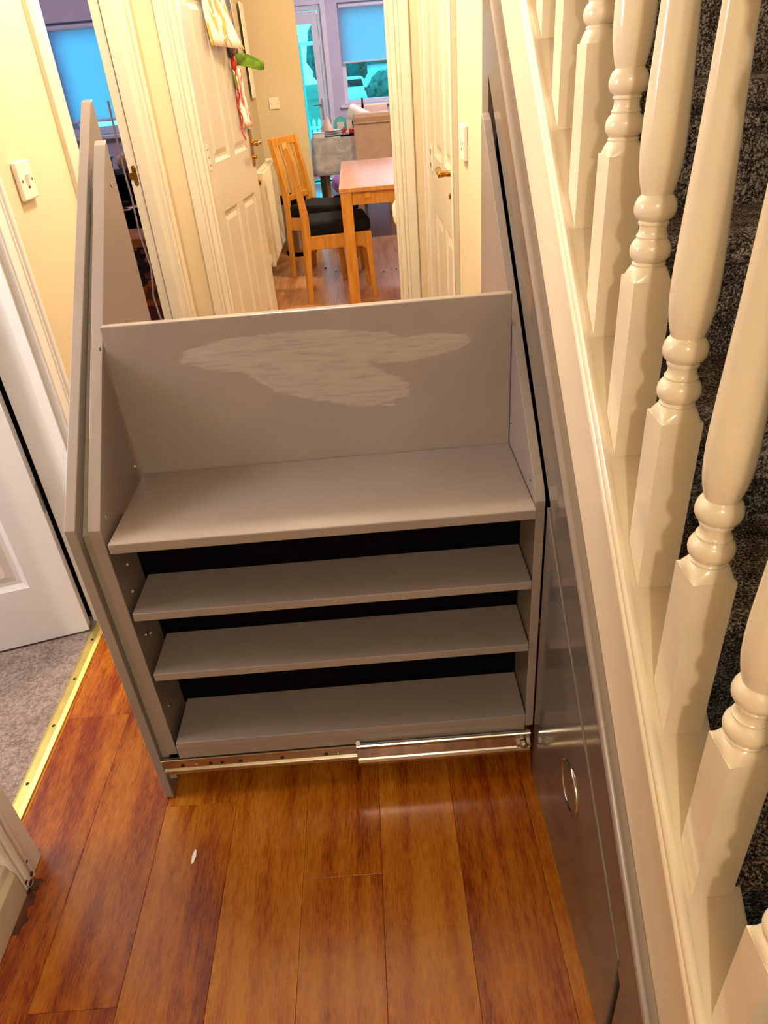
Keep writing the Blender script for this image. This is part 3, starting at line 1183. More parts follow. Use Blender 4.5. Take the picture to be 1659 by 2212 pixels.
# telescopic slide: inner member to the left, outer member to the right
sl_ = MB()
def chan(mb, x0, x1, yf, z0, z1, d=0.010, lip=0.010):
    mb.prism([(yf, z0), (yf + d, z0), (yf + d, z1), (yf, z1), (yf, z1 - lip), (yf + 0.005, z1 - lip - 0.004), (yf + 0.005, z0 + lip + 0.004), (yf, z0 + lip)], 0, x0, x1)
chan(sl_, -0.5265, -0.09, 1.006, 0.086, 0.130)
sli = rb_(sl_, 'slide_rail', 'steel', 0.0012)
sli['label'] = 'slim inner steel rail of the slide'
for x in (-0.485, -0.455, -0.425, -0.40, -0.36, -0.27, -0.175, -0.15, -0.10):
    screw_at((x + 0.12, 1.0112 - 1.02, 0.107), (0, -1, 0), sli, 0.0042, 'dark_wood' if x not in (-0.455, -0.15) else 'chrome')
so = MB()
so.prism([(0.995, 0.080), (1.004, 0.080), (1.004, 0.141), (0.998, 0.141), (0.995, 0.138), (0.9965, 0.131), (0.9985, 0.127), (0.9985, 0.099), (0.996, 0.096), (0.9935, 0.090)], 0, -0.108, 0.262)
slo = rb_(so, 'slide_channel', 'chrome', 0.001)
slo['label'] = 'wide outer chrome channel of the slide'
ck = MB().box(0.232, 0.262, 0.990, 1.0, 0.104, 0.113)
ck.lathe([(0.0085, -0.004), (0.0085, 0.004), (0.006, 0.006), (0, 0.0065)], (0.247, 0.9935, 0.1085), (0, -1, 0), 14)
rb_(ck, 'slide_catch', 'steel', 0.001, False)
tk = MB().lathe([(0.004, -0.004), (0.0055, 0.004), (0.0045, 0.007), (0, 0.0075)], (-0.103, 1.0, 0.142), (0, 0, 1), 12)
rb_(tk, 'stop_button', 'plastic', 0)
# cross-head screws and plugs on the inner face of the left side
for (y, z, r) in ((1.055, 0.716, 0.005), (1.245, 0.955, 0.0045), (1.545, 1.185, 0.005), (1.06, 0.44, 0.0045), (1.055, 0.245, 0.0045)):
    screw_at((XS1 + 0.12, y - 1.02, z), (1, 0, 0), rk, r, 'chrome')
for (y, z) in ((1.075, 0.60), (1.06, 0.548), (1.085, 0.47), (1.075, 0.43), (1.09, 0.30), (1.245, 0.715)):
    MB().lathe([(0.0025, 0), (0.0025, 0.002), (0, 0.0025)], (XS1 + 0.12, y - 1.02, z), (1, 0, 0), 8).build('shelf_pin', 'plastic', rk)
for (y, z) in ((1.065, 0.715), (1.05, 0.69), (1.245, 0.74)):
    MB().lathe([(0.002, 0), (0.002, 0.001), (0, 0.0012)], (XR0 + 0.12, y - 1.02, z), (-1, 0, 0), 8).build('screw', 'dark_wood', rk)

# ================================================================== KITCHEN
# honey wooden chairs, facing the table (+x in local coords)
def make_chair():
    root = empty('dining_chair')
    W = 0.38
    mat = 'beech'
    for s, y in ((-1, 0.019), (1, W - 0.019)):
        MB().bar([(-0.012, y, 0), (-0.002, y, 0.25), (0.012, y, 0.46), (0.010, y, 0.56), (-0.012, y, 0.72), (-0.042, y, 0.88), (-0.058, y, 0.955)], 0.032,
                 [0.032, 0.038, 0.046, 0.048, 0.042, 0.038, 0.034], (0, 1, 0)).build('back_leg', mat, root, 0.005)
        MB().bar([(0.428, y, 0), (0.410, y, 0.30), (0.405, y, 0.43)], 0.032, [0.030, 0.038, 0.05], (0, 1, 0)).build('front_leg', mat, root, 0.004)
        br = MB().prism([(0.32, 0.345), (0.392, 0.345), (0.396, 0.30), (0.386, 0.325), (0.370, 0.340)], 1, y - 0.012, y + 0.012)
        br.build('bracket', mat, root)
        MB().box(0.02, 0.40, y - 0.012, y + 0.012, 0.345, 0.43).build('seat_rail', mat, root, 0.003)
    MB().box(0.39, 0.412, 0.035, W - 0.035, 0.345, 0.43).build('seat_rail', mat, root, 0.003)
    MB().box(0.002, 0.022, 0.035, W - 0.035, 0.36, 0.43).build('seat_rail', mat, root, 0.003)
    MB().bar([(-0.054, 0.036, 0.925), (-0.064, W / 2, 0.925), (-0.054, W - 0.036, 0.925)], 0.055, 0.022, (0, 0, 1)).build('top_rail', mat, root, 0.004)
    MB().bar([(0.004, 0.036, 0.555), (-0.004, W / 2, 0.555), (0.004, W - 0.036, 0.555)], 0.04, 0.02, (0, 0, 1)).build('lower_rail', mat, root, 0.004)
    for i in range(5):
        y = 0.075 + i * (W - 0.15) / 4
        MB().bar([(0.0, y, 0.57), (-0.018, y, 0.74), (-0.058, y, 0.905)], 0.021, 0.011, (0, 1, 0)).build('back_slat', mat, root, 0.002)
    c = MB().box(0.02, 0.43, 0.01, W - 0.01, 0.43, 0.515).build('seat_cushion', 'fabric_black', root, 0.025)
    c.modifiers['bevel'].segments = 4
    return root


ch1 = make_chair()
ch1.location = (-0.384, 4.838, 0)
ch1.rotation_euler = (0, 0, math.radians(6))
tag(ch1, 'nearer honey wood chair with black seat tucked at the table', 'chair', 'wooden kitchen chairs')
ch2 = copy_tree(ch1)
ch2.location = (-0.568, 5.60, 0)
ch2.rotation_euler = (0, 0, math.radians(-25))
tag(ch2, 'farther honey wood chair showing its slatted back, beside the radiator', 'chair', 'wooden kitchen chairs')
tb = empty('kitchen_table', (0.4, 5.45, 0))
tag(tb, 'honey wood kitchen table with square legs', 'table')
_it = Matrix.Translation((-0.4, -5.45, 0))
def tbp(mb, n_, mat, bv=0.003):
    mb.move(_it)
    return mb.build(n_, mat, tb, bv)
tbp(MB().box(-0.138, 0.95, 4.725, 6.20, 0.690, 0.716), 'table_top', 'table')
for x in (-0.132, 0.874):
    for y in (4.735, 6.12):
        tbp(MB().box(x, x + 0.07, y, y + 0.07, 0, 0.69), 'leg', 'beech')
tbp(MB().box(-0.062, 0.874, 4.755, 4.775, 0.612, 0.69), 'apron', 'beech')
tbp(MB().box(-0.062, 0.874, 6.14, 6.16, 0.612, 0.69), 'apron', 'beech')
tbp(MB().box(-0.112, -0.092, 4.805, 6.12, 0.612, 0.69), 'apron', 'beech')
tbp(MB().box(0.904, 0.924, 4.805, 6.12, 0.612, 0.69), 'apron', 'beech')
tbp(MB().lathe([(0.022, 0), (0.022, 0.008), (0.016, 0.012), (0, 0.012)], (0.035, 4.755, 0.665), (0, -1, 0), 16), 'catch_knob', 'beech', 0)

# radiator on the left kitchen wall
ra_ = empty('radiator', (-0.722, 5.6, 0.1))
tag(ra_, 'white panel radiator on the kitchen wall behind the open door', 'radiator')
_ia = Matrix.Translation((0.70, -5.6, -0.1))
def rp(mb, n_, mat, bv=0.0, sm=False):
    mb.move(_ia)
    return mb.build(n_, mat, ra_, bv, sm)
rp(MB().box(-0.685, -0.612, 5.12, 5.135, 0.20, 0.80), 'end_cap', 'rad', 0.004)
rp(MB().box(-0.685, -0.612, 5.98, 5.995, 0.20, 0.80), 'end_cap', 'rad', 0.004)
fp = MB()
n = 24
prev = None
pts = []
for i in range(n * 4 + 1):
    y = 5.135 + (5.98 - 5.135) * i / (n * 4)
    pts.append((-0.618 + 0.005 * (1 if (i % 4) in (1, 2) else 0), y))
poly = pts + [(-0.632, 5.98), (-0.632, 5.135)]
fp.prism(poly, 2, 0.215, 0.785)
rp(fp, 'front_plate', 'rad')
rp(MB().box(-0.683, -0.668, 5.135, 5.98, 0.215, 0.785), 'back_plate', 'rad')
gr = MB()
for i in range(22):
    y = 5.15 + i * 0.037
    gr.box(-0.668, -0.632, y, y + 0.022, 0.788, 0.796)
rp(gr, 'top_grille', 'rad')
rp(MB().lathe([(0.021, 0), (0.021, 0.004), (0.012, 0.006), (0.012, 0.012), (0, 0.012)], (-0.650, 5.12, 0.745), (0, -1, 0), 18), 'blanking_plug', 'brass', 0, True)
rp(MB().lathe([(0.013, 0), (0.013, 0.012), (0.018, 0.014), (0.018, 0.06), (0.014, 0.066), (0, 0.066)], (-0.650, 5.10, 0.225), (0, 0, 1), 16), 'valve_cap', 'white', 0, True)
vp = MB().tube([(-0.650, 5.10, -0.0 + 0.0), (-0.650, 5.10, 0.23)], 0.0075, 10)
vp.tube([(-0.650, 5.10, 0.19), (-0.650, 5.125, 0.21), (-0.650, 5.14, 0.225)], 0.009, 10)
rp(vp, 'valve_pipe', 'brass_dull', 0, True)
for yb_ in (5.3, 5.8):
    rp(MB().box(-0.777, -0.685, yb_, yb_ + 0.03, 0.3, 0.6), 'wall_bracket', 'steel')

# black waste bin behind the wooden chairs
bn = empty('waste_bin', (-0.56, 6.45, 0))
tag(bn, 'black and steel bin standing behind the wooden chairs', 'bin')
MB().lathe([(0.12, 0.0), (0.125, 0.012), (0.125, 0.40), (0.118, 0.41), (0.118, 0.30), (0, 0.30)], (0, 0, 0), (0, 0, 1), 28).build('bin_body', 'steel', bn, 0, True)
MB().lathe([(0.127, 0.41), (0.13, 0.42), (0.13, 0.46), (0.12, 0.47), (0, 0.47)], (0, 0, 0), (0, 0, 1), 28).build('bin_lid', 'black', bn, 0, True)
MB().lathe([(0.128, 0.0), (0.13, 0.0), (0.13, 0.03), (0.128, 0.03)], (0, 0, 0), (0, 0, 1), 28).build('bin_base', 'black', bn, 0, True)

# white cloth bag hung from a hook on the kitchen side of the partition
wb = empty('peg_bag', (0.215, 3.352, 1.06))
tag(wb, 'white cloth bag hanging behind the right kitchen door jamb', 'bag')
pb = MB().ball((0, 0.055, -0.285), 0.09, (0.98, 0.5, 0.88), 22)
for v in pb.bm.verts:
    v.co.x += 0.004 * math.sin(v.co.z * 60)
pb.build('bag_body', 'whiteb', wb, 0, 'all')
MB().tube([(-0.03, 0.05, -0.215), (-0.012, 0.03, -0.08), (0, 0.018, 0.0), (0.012, 0.03, -0.08), (0.03, 0.05, -0.215)], 0.005, 8).build('strap', 'whiteb', wb, 0, 'all')
MB().tube([(0, 0.0, 0.005), (0, 0.02, -0.006), (0, 0.032, 0.002), (0, 0.034, 0.014)], 0.004, 8).build('hook', 'brass', wb, 0, 'all')

# bits on the kitchen floor
for i, (x, y, s, lb_) in enumerate(((-0.335, 5.81, 0.011, 'largest dark crumb on the kitchen floor behind the nearer chair'), (-0.25, 5.68, 0.006, 'small dark crumb on the kitchen floor just left of the table leg'), (0.12, 5.55, 0.006, 'small dark crumb on the kitchen floor near the front chair leg'), (0.22, 5.6, 0.006, 'small dark crumb on the kitchen floor nearest the right jamb'))):
    c = MB().ball((x, y, s * 0.5), s, (1.2, 0.8, 0.5), 8).build('crumb', 'dark_wood', None, 0, 'all')
    tag(c, lb_, 'crumb', 'crumbs on the kitchen floor')
pl = MB()
pl.prism([(-0.460, 0.850), (-0.455, 0.852), (-0.452, 0.866), (-0.4535, 0.880), (-0.457, 0.882), (-0.461, 0.868)], 2, 0.0006, 0.0028)
tag(pl.build('paper_scrap', 'paper', None, 0.0005), 'tiny white paper scrap lying on the planks before the rack', 'scrap')


# ---- children's pictures on the kitchen door (door plane: from hinge (-.640,3.356) along (.130,.9915))
DU = Vector((0.130, 0.9915, 0)).normalized()
DN = Vector((0.9915, -0.130, 0)).normalized()
DO = Vector((-0.640, 3.356, 0))


def on_door(u, z, n=0.0):
    p = DO + DU * u + DN * n
    return Vector((p.x, p.y, z))


def sheet(name, pts, mat, off=0.004, curl=0.0, th=0.0006, grid=8):
    """paper with corners pts (u,z) TL,TR,BR,BL on the door, its lower right corner curling out"""
    m = MB()
    g = grid
    V = {}
    for s in (0, 1):
        for i in range(g + 1):
            for j in range(g + 1):
                a, b = i / g, j / g
                u = (1 - a) * ((1 - b) * pts[0][0] + b * pts[3][0]) + a * ((1 - b) * pts[1][0] + b * pts[2][0])
                z = (1 - a) * ((1 - b) * pts[0][1] + b * pts[3][1]) + a * ((1 - b) * pts[1][1] + b * pts[2][1])
                n = off + curl * (b ** 3) * (0.3 + a) + 0.002 * math.sin(7 * b + 3 * a)
                V[s, i, j] = m.bm.verts.new(on_door(u, z, n + s * th))
    for i in range(g):
        for j in range(g):
            m.bm.faces.new((V[1, i, j], V[1, i + 1, j], V[1, i + 1, j + 1], V[1, i, j + 1]))
            m.bm.faces.new((V[0, i, j], V[0, i, j + 1], V[0, i + 1, j + 1], V[0, i + 1, j]))
    for i in range(g):
        for j, s2 in ((0, 1), (g, -1)):
            m.bm.faces.new((V[0, i, j], V[0, i + 1, j], V[1, i + 1, j], V[1, i, j]))
            m.bm.faces.new((V[0, j, i], V[0, j, i + 1], V[1, j, i + 1], V[1, j, i]))
    return m.build(name, mat, None, 0, 'all')



p1 = sheet('paper_painting', [(0.300, 1.80), (0.600, 1.80), (0.632, 1.447), (0.275, 1.463)], 'art_yellow', 0.006, 0.05)
tag(p1, 'white sheet with yellow paint splashes taped to the kitchen door', 'painting')
p2 = sheet('photo_print', [(0.575, 1.82), (0.742, 1.82), (0.752, 1.415), (0.585, 1.420)], 'art_dark', 0.003, 0.004)
tag(p2, 'dark print with orange shapes half behind the yellow painting', 'print')
p3 = sheet('paper_drawing', [(0.600, 1.385), (0.752, 1.372), (0.765, 1.122), (0.610, 1.128)], 'art_pink', 0.004, 0.012)
tag(p3, 'white paper drawing with pink ink hung below the green paper leaf', 'drawing')
# paper flower: red bud, curled green leaves, twisted red ribbon
fl = empty('paper_flower', on_door(0.60, 1.40, 0.01))
tag(fl, 'red paper flower with green crepe leaves and a trailing red ribbon', 'paper flower')
_if = Matrix.Translation(-fl.location)
def leafpaper(pts, w, name):
    m_ = MB()
    rows_ = []
    n_ = len(pts)
    for i, (u, z, nn) in enumerate(pts):
        ww = w * (0.55 + 0.45 * math.sin(PI * min(1.0, (i + 0.8) / n_)))
        rows_.append([m_.bm.verts.new(on_door(u + s_ * ww * 0.10, z + s_ * ww * 0.5, nn + 0.004 * k)) for k in (0, 0.25) for s_ in (-1, 0, 1)])
    for a_, b_ in zip(rows_, rows_[1:]):
        for i0, i1 in ((0, 1), (1, 2), (2, 5), (5, 4), (4, 3), (3, 0)):
            m_.bm.faces.new((a_[i0], a_[i1], b_[i1], b_[i0]))
    m_.bm.faces.new([rows_[0][i] for i in (0, 1, 2, 5, 4, 3)])
    m_.bm.faces.new([rows_[-1][i] for i in (3, 4, 5, 2, 1, 0)])
    m_.move(_if)
    return m_.build(name, 'leafpaper', fl, 0, 'all')
leafpaper([(0.63, 1.405, 0.010), (0.67, 1.412, 0.022), (0.70, 1.408, 0.045), (0.71, 1.396, 0.075), (0.72, 1.384, 0.105), (0.725, 1.378, 0.128)], 0.055, 'leaf')
leafpaper([(0.575, 1.375, 0.008), (0.560, 1.355, 0.014), (0.553, 1.335, 0.022)], 0.04, 'leaf')
leafpaper([(0.548, 1.332, 0.022), (0.545, 1.315, 0.030), (0.540, 1.300, 0.036)], 0.04, 'leaf')
bm_ = MB().lathe([(0, -0.032), (0.009, -0.024), (0.014, -0.008), (0.013, 0.010), (0.006, 0.024), (0, 0.027)], on_door(0.598, 1.398, 0.016), (0.05, 0.1, 1), 12)
bm_.move(_if)
bm_.build('bud', 'red', fl, 0, 'all')
rp_ = []
for i in range(40):
    t = i / 39
    rp_.append(on_door(0.603 + 0.006 * math.sin(t * 19) - 0.012 * t, 1.37 - 0.295 * t, 0.012 + 0.006 * math.cos(t * 19)))
rm = MB().tube(rp_, 0.0035, 8)
rm.move(_if)
rm.build('ribbon', 'red', fl, 0, 'all')

# calendar on the far end of the left kitchen wall
cal = MB().box(-0.779, -0.772, 6.36, 6.56, 1.19, 1.80)
tag(cal.build('wall_calendar', 'paper', None, 0.001), 'narrow white paper calendar on the left kitchen wall near its corner', 'calendar')

# ================================================================== STUDY (seen through the left doorway)
# window 1: frame, glass, blind, sill
def window(name, x0, x1, z0, z1, y, depth, label):
    root = empty(name, (x0, y, z0))
    struct(root, label, 'window')
    mt = Matrix.Translation((-x0, -y, -z0))
    def wp(mb, n_, mat, bv=0.004):
        mb.move(mt)
        return mb.build(n_, mat, root, bv)
    t = 0.055
    yo = y + depth - 0.07
    for a, b, c, d in ((x0, x0 + t, z0, z1), (x1 - t, x1, z0, z1), (x0 + t, x1 - t, z0, z0 + t), (x0 + t, x1 - t, z1 - t, z1)):
        wp(MB().box(a, b, yo, yo + 0.06, c, d), 'frame', 'upvc')
    wp(MB().box(x0 + t - 0.004, x1 - t + 0.004, yo + 0.025, yo + 0.031, z0 + t - 0.004, z1 - t + 0.004), 'pane', 'glass', 0)
    wp(MB().box(x0 - 0.06, x1 + 0.06, y - 0.05, yo, z0 - 0.028, z0 - 0.001), 'sill', 'upvc', 0.006)
    return root


def blind(name, x0, x1, z0, z1, y, label):
    root = empty(name, (x0, y, z1))
    tag(root, label, 'blind')
    mt = Matrix.Translation((-x0, -y, -z1))
    m_ = MB()
    n_ = 14
    pts = [(y + 0.004 * math.sin(i * 0.9), z1 - 0.02 - (z1 - z0 - 0.03) * i / n_) for i in range(n_ + 1)]
    poly = pts + [(a + 0.0012, b) for a, b in pts[::-1]]
    m_.prism(poly, 0, x0, x1)
    m_.move(mt)
    m_.build('blind_fabric', 'blind', root, 0, True)
    for zc, r_ in ((z1 - 0.022, 0.022), (z0 + 0.006, 0.010)):
        q_ = MB().lathe([(r_, 0), (r_, x1 - x0)], (x0, y, zc), (1, 0, 0), 14)
        q_.move(mt)
        q_.build('roller' if r_ > 0.02 else 'bottom_bar', 'upvc', root, 0, True)
    return root


window('window_1', -2.30, -1.55, 1.02, 1.775, YS, 0.2, 'study window behind the left doorway, mostly covered by a blue blind')
blind('roller_blind', -2.285, -1.565, 1.115, 1.77, YS + 0.07, 'blue-lit roller blind in the study window behind the left doorway')

# red-brown chest with an orange card box on it
chest = empty('chest', (-1.25, 3.95, 0.004))
tag(chest, 'red-brown low chest on the study floor under the orange box', 'chest')
MB().box(-0.28, 0.28, -0.2, 0.2, 0.03, 0.36).build('body', 'redwood', chest, 0.006)
MB().box(-0.29, 0.29, -0.21, 0.21, 0.36, 0.385).build('lid', 'board', chest, 0.004)
MB().box(-0.26, 0.26, -0.18, 0.18, 0.0, 0.03).build('plinth', 'dark_wood', chest)
MB().box(-0.02, 0.02, -0.206, -0.2, 0.26, 0.31).build('clasp', 'brass_dull', chest, 0.002)
ob = empty('card_box', (-1.24, 3.95, 0.39))
tag(ob, 'orange card box with a dark printed picture standing on the red-brown chest', 'box')
MB().box(-0.2, 0.2, -0.15, 0.15, 0, 0.255).build('carton', 'art_cat', ob, 0.003)
MB().box(-0.204, 0.204, -0.154, 0.154, 0.258, 0.30).build('lid', 'board', ob, 0.003)

# black desk with clutter
dk = empty('desk', (-1.75, 4.75, 0.004))
tag(dk, 'black desk crowded with papers behind the left doorway', 'desk')
MB().box(-0.6, 0.45, -0.3, 0.3, 0.70, 0.735).build('desk_top', 'black', dk, 0.004)
MB().box(-0.05, 0.42, -0.27, 0.27, 0.0, 0.70).build('pedestal', 'black', dk, 0.004)
for z in (0.06, 0.27, 0.48):
    d_ = MB().box(-0.04, 0.41, -0.283, -0.27, z, z + 0.19).build('drawer_front', 'fabric_black', dk, 0.004)
    MB().box(0.12, 0.25, -0.30, -0.283, z + 0.13, z + 0.145).build('drawer_pull', 'steel', d_, 0.003)
MB().box(-0.6, -0.56, -0.28, 0.28, 0.0, 0.70).build('end_panel', 'black', dk)
pr = empty('printer', (-1.48, 4.72, 0.740))
tag(pr, 'black boxy printer on the desk behind the left doorway', 'printer')
MB().box(-0.2, 0.17, -0.16, 0.2, 0.0, 0.165).build('body', 'black', pr, 0.012)
MB().box(-0.15, 0.12, -0.22, -0.16, 0.02, 0.035).build('paper_tray', 'dark_wood', pr, 0.003)
MB().box(-0.16, 0.13, -0.14, 0.18, 0.165, 0.172).build('scanner_lid', 'fabric_black', pr, 0.004)
tt = empty('tub', (-1.52, 4.72, 0.914))
tag(tt, 'turquoise plastic tub on top of the black printer', 'tub')
MB().lathe([(0.05, 0), (0.062, 0.07), (0.066, 0.075), (0.066, 0.08), (0.058, 0.078), (0.048, 0.006), (0, 0.006)], (0, 0, 0), (0, 0, 1), 20).build('tub_body', 'teal', tt, 0, True)
MB().lathe([(0.069, 0.078), (0.069, 0.086), (0, 0.090)], (0, 0, 0), (0, 0, 1), 20).build('tub_lid', 'teal', tt, 0, True)
soft = MB().ball((-1.385, 4.70, 0.962), 0.05, (0.9, 0.9, 0.95), 14)
for v in soft.bm.verts:
    v.co += Vector((random.uniform(-.006, .006), random.uniform(-.006, .006), random.uniform(-.004, .004)))
tag(soft.build('soft_toy', 'cushion', None, 0, 'all'), 'pale fluffy toy beside the turquoise tub on the printer', 'toy')
for i, (x, y, r_, mt_) in enumerate(((-1.42, 4.49, 0.2, 'paper'), (-1.38, 4.50, -0.3, 'art_pink'), (-1.46, 4.48, 0.5, 'clutter'))):
    s_ = MB().box(-0.075, 0.075, -0.10, 0.10, 0, 0.003).build('paper_sheet', mt_, None)
    s_.location = (x, y, 0.740 + 0.0036 * i)
    s_.rotation_euler = (0, 0, r_)
    tag(s_, ('plain white paper sheet lowest on the black desk', 'white sheet with pink marks in the middle of the desk papers', 'dark patterned sheet topmost of the desk papers')[i], 'paper')
bg = MB().ball((-1.505, 4.40, 0.16), 0.10, (0.7, 0.5, 1.5), 16)
for v in bg.bm.verts:
    v.co += Vector((random.uniform(-.014, .014), random.uniform(-.012, .012), 0))
bg_o = bg.build('carrier_bag', 'paper', None, 0, 'all')
tag(bg_o, 'crumpled white bag on the floor against the black desk drawers', 'bag')
# white cable hanging down the study side of the doorframe
cbl = MB()
pts = [(-0.975, 3.29, 1.30), (-0.978, 3.29, 1.05), (-0.974, 3.29, 0.95), (-0.976, 3.29, 0.87), (-0.978, 3.29, 0.80), (-0.970, 3.29, 0.72), (-0.964, 3.29, 0.655), (-0.975, 3.29, 0.585), (-0.985, 3.29, 0.53), (-0.978, 3.29, 0.44), (-0.965, 3.29, 0.36), (-0.95, 3.30, 0.02)]
cbl.tube(pts, 0.0042, 8)
tag(cbl.build('cable', 'cable', None, 0, 'all'), 'thin white cable hanging beside the study doorframe', 'cable')

# ================================================================== DINING AREA
window('window_2', -0.12, 1.15, 0.90, 2.02, YD, 0.25, 'dining window with cars outside, upper half behind a blind')
blind('roller_blind', -0.10, 1.13, 1.375, 2.01, YD + 0.09, 'blue-lit roller blind pulled halfway down the dining window')
# glazed back door
gd = empty('door_4', (-0.98, YD, 0))
struct(gd, 'white glazed back door beside the dining window', 'door')
_ig = Matrix.Translation((0.98, -YD, 0))
def gp(mb, n_, mat, bv=0.004, par=None):
    mb.move(_ig)
    return mb.build(n_, mat, par or gd, bv)
for a, b, c, d in ((-0.98, -0.93, 0, 2.02), (-0.38, -0.33, 0, 2.02), (-0.93, -0.38, 1.965, 2.02)):
    gp(MB().box(a, b, YD + 0.03, YD + 0.10, c, d), 'frame', 'upvc')
for a, b, c, d in ((-0.925, -0.845, 0.03, 1.96), (-0.465, -0.385, 0.03, 1.96), (-0.845, -0.465, 1.83, 1.96), (-0.845, -0.465, 0.03, 0.16)):
    gp(MB().box(a, b, YD + 0.02, YD + 0.075, c, d), 'sash', 'upvc')
gp(MB().box(-0.85, -0.46, YD + 0.045, YD + 0.051, 0.155, 1.835), 'pane', 'glass', 0)
hd = gp(MB().box(-0.435, -0.412, YD + 0.008, YD + 0.02, 0.76, 1.00), 'door_handle', 'steel', 0.003)
gp(MB().lathe([(0.009, 0), (0.009, 0.03), (0, 0.03)], (-0.4235, YD + 0.008, 0.93), (0, -1, 0), 12).tube([(-0.4235, YD - 0.018, 0.93), (-0.47, YD - 0.02, 0.932), (-0.54, YD - 0.018, 0.930)], 0.009, 10), 'lever', 'steel', 0, hd)
gp(MB().box(-1.06, -0.98, YD - 0.016, YD - 0.0005, 0, 2.10).box(-0.33, -0.27, YD - 0.016, YD - 0.0005, 0, 2.10).box(-0.98, -0.33, YD - 0.016, YD - 0.0005, 2.02, 2.10), 'architrave', 'upvc')

# dining table with grey cloth
dt = empty('dining_table', (0.3, 8.55, 0))
tag(dt, 'dining table with dark tapered legs under the grey cloth', 'table')
_id2 = Matrix.Translation((-0.3, -8.55, 0))
def dp_(mb, n_, mat, bv=0.003):
    mb.move(_id2)
    return mb.build(n_, mat, dt, bv)
dp_(MB().box(-0.46, 1.10, 8.10, 9.05, 0.70, 0.735), 'table_top', 'dark_wood')
for x in (-0.395, 1.03):
    for y in (8.17, 8.98):
        dp_(MB().bar([(x, y, 0.70), (x, y, 0.0)], [0.06, 0.034], [0.06, 0.034], (1, 0, 0)), 'leg', 'dark_wood', 0)
dp_(MB().box(-0.39, 1.03, 8.14, 8.16, 0.62, 0.70).box(-0.39, 1.03, 9.0, 9.02, 0.62, 0.70), 'apron', 'dark_wood')
# cloth: draped shell with folds
cm = MB()
x0, x1, y0, y1 = -0.468, 1.108, 8.092, 9.058
loop = []
for i in range(40):
    loop.append((x0 + (x1 - x0) * i / 40, y0, 0, -1))
for i in range(24):
    loop.append((x1, y0 + (y1 - y0) * i / 24, 1, 0))
for i in range(40):
    loop.append((x1 - (x1 - x0) * i / 40, y1, 0, 1))
for i in range(24):
    loop.append((x0, y1 - (y1 - y0) * i / 24, -1, 0))
ringsT = []
for d in range(7):
    ring = []
    for i, (x, y, nx, ny) in enumerate(loop):
        f_ = d / 6
        amp = 0.012 * f_ * (math.sin(i * 0.75) + 0.5 * math.sin(i * 1.9)) + 0.006 * f_
        ring.append(cm.bm.verts.new((x + nx * amp, y + ny * amp, 0.7395 - 0.34 * f_ + (0.004 * math.sin(i * 0.5) * f_))))
    ringsT.append(ring)
n_ = len(loop)
for a_, b_ in zip(ringsT, ringsT[1:]):
    for i in range(n_):
        cm.bm.faces.new((a_[i], b_[i], b_[(i + 1) % n_], a_[(i + 1) % n_]))
cm.bm.faces.new(ringsT[0])
cl = cm.build('tablecloth', 'cloth', None, 0, True)
sm = cl.modifiers.new('thickness', 'SOLIDIFY')
sm.thickness = 0.002
sm.offset = 1
tag(cl, 'grey swirl patterned cloth draped over the dining table', 'tablecloth')


def parsons(loc, rz, label, matname='cushion'):
    root = empty('upholstered_chair', loc, rz)
    tag(root, label, 'chair')
    b_ = MB().bar([(-0.02, 0, 0.40), (-0.03, 0, 0.62), (-0.055, 0, 0.86), (-0.075, 0, 0.93), (-0.082, 0, 0.955)], [0.36, 0.36, 0.36, 0.355, 0.33], [0.06, 0.06, 0.06, 0.075, 0.045], (0, 1, 0)).build('backrest', matname, root, 0.012)
    MB().box(-0.05, 0.38, -0.18, 0.18, 0.36, 0.46).build('seat', matname, root, 0.02)
    MB().bar([(-0.115, -0.172, 0.875), (-0.115, 0.172, 0.875)], 0.012, 0.005, (0, 0, 1)).build('piping', matname, root)
    for x in (-0.025, 0.35):
        for y in (-0.155, 0.155):
            MB().bar([(x, y, 0.36), (x, y, 0.0)], [0.04, 0.028], [0.04, 0.028], (1, 0, 0)).build('leg', 'beech', root, 0)
    return root


parsons((0.155, 7.86, 0), PI / 2, 'tall taupe upholstered chair with its back to the kitchen table')
parsons((-0.72, 8.62, 0), 0.15, 'cream upholstered chair at the left end of the dining table')
parsons((0.20, 9.36, 0), -PI / 2, 'taupe upholstered chair on the window side of the dining table')

# things on the dining table
TZ = 0.7405
def stand(name, loc, label, cat, group=None):
    r_ = empty(name, loc)
    tag(r_, label, cat, group)
    return r_
r_ = stand('food_box', (-0.385, 8.22, TZ), 'white lidded food box at the near left corner of the dining table', 'box')
MB().box(-0.055, 0.055, -0.07, 0.07, 0, 0.045).build('body', 'white', r_, 0.008)
MB().box(-0.06, 0.06, -0.075, 0.075, 0.045, 0.055).build('lid', 'upvc', r_, 0.004)
for i in range(3):
    r_ = MB().lathe([(0.03, 0), (0.05, 0.004), (0.105, 0.016), (0.105, 0.019), (0.05, 0.008), (0, 0.006)], (-0.255, 8.30, TZ + 0.0012 + i * 0.0195), (0, 0, 1), 28).build('plate', 'white', None, 0, True)
    tag(r_, ('white plate, lowest of the three stacked on the dining table', 'white plate in the middle of the stack on the dining table', 'white plate on top of the stack on the dining table')[i], 'plate', 'stacked plates')
cn = MB().lathe([(0.075, 0), (0.07, 0.006), (0.0, 0.13)], (-0.30, 8.29, TZ + 0.062), (0.12, 0, 1), 20)
tag(cn.build('party_hat', 'cushion', None, 0, True), 'pale pink paper cone standing on the stacked white plates', 'party hat')
r_ = stand('sweet_tub', (-0.165, 8.62, TZ + 0.075), 'round turquoise tub with white label lying behind the plates', 'tub')
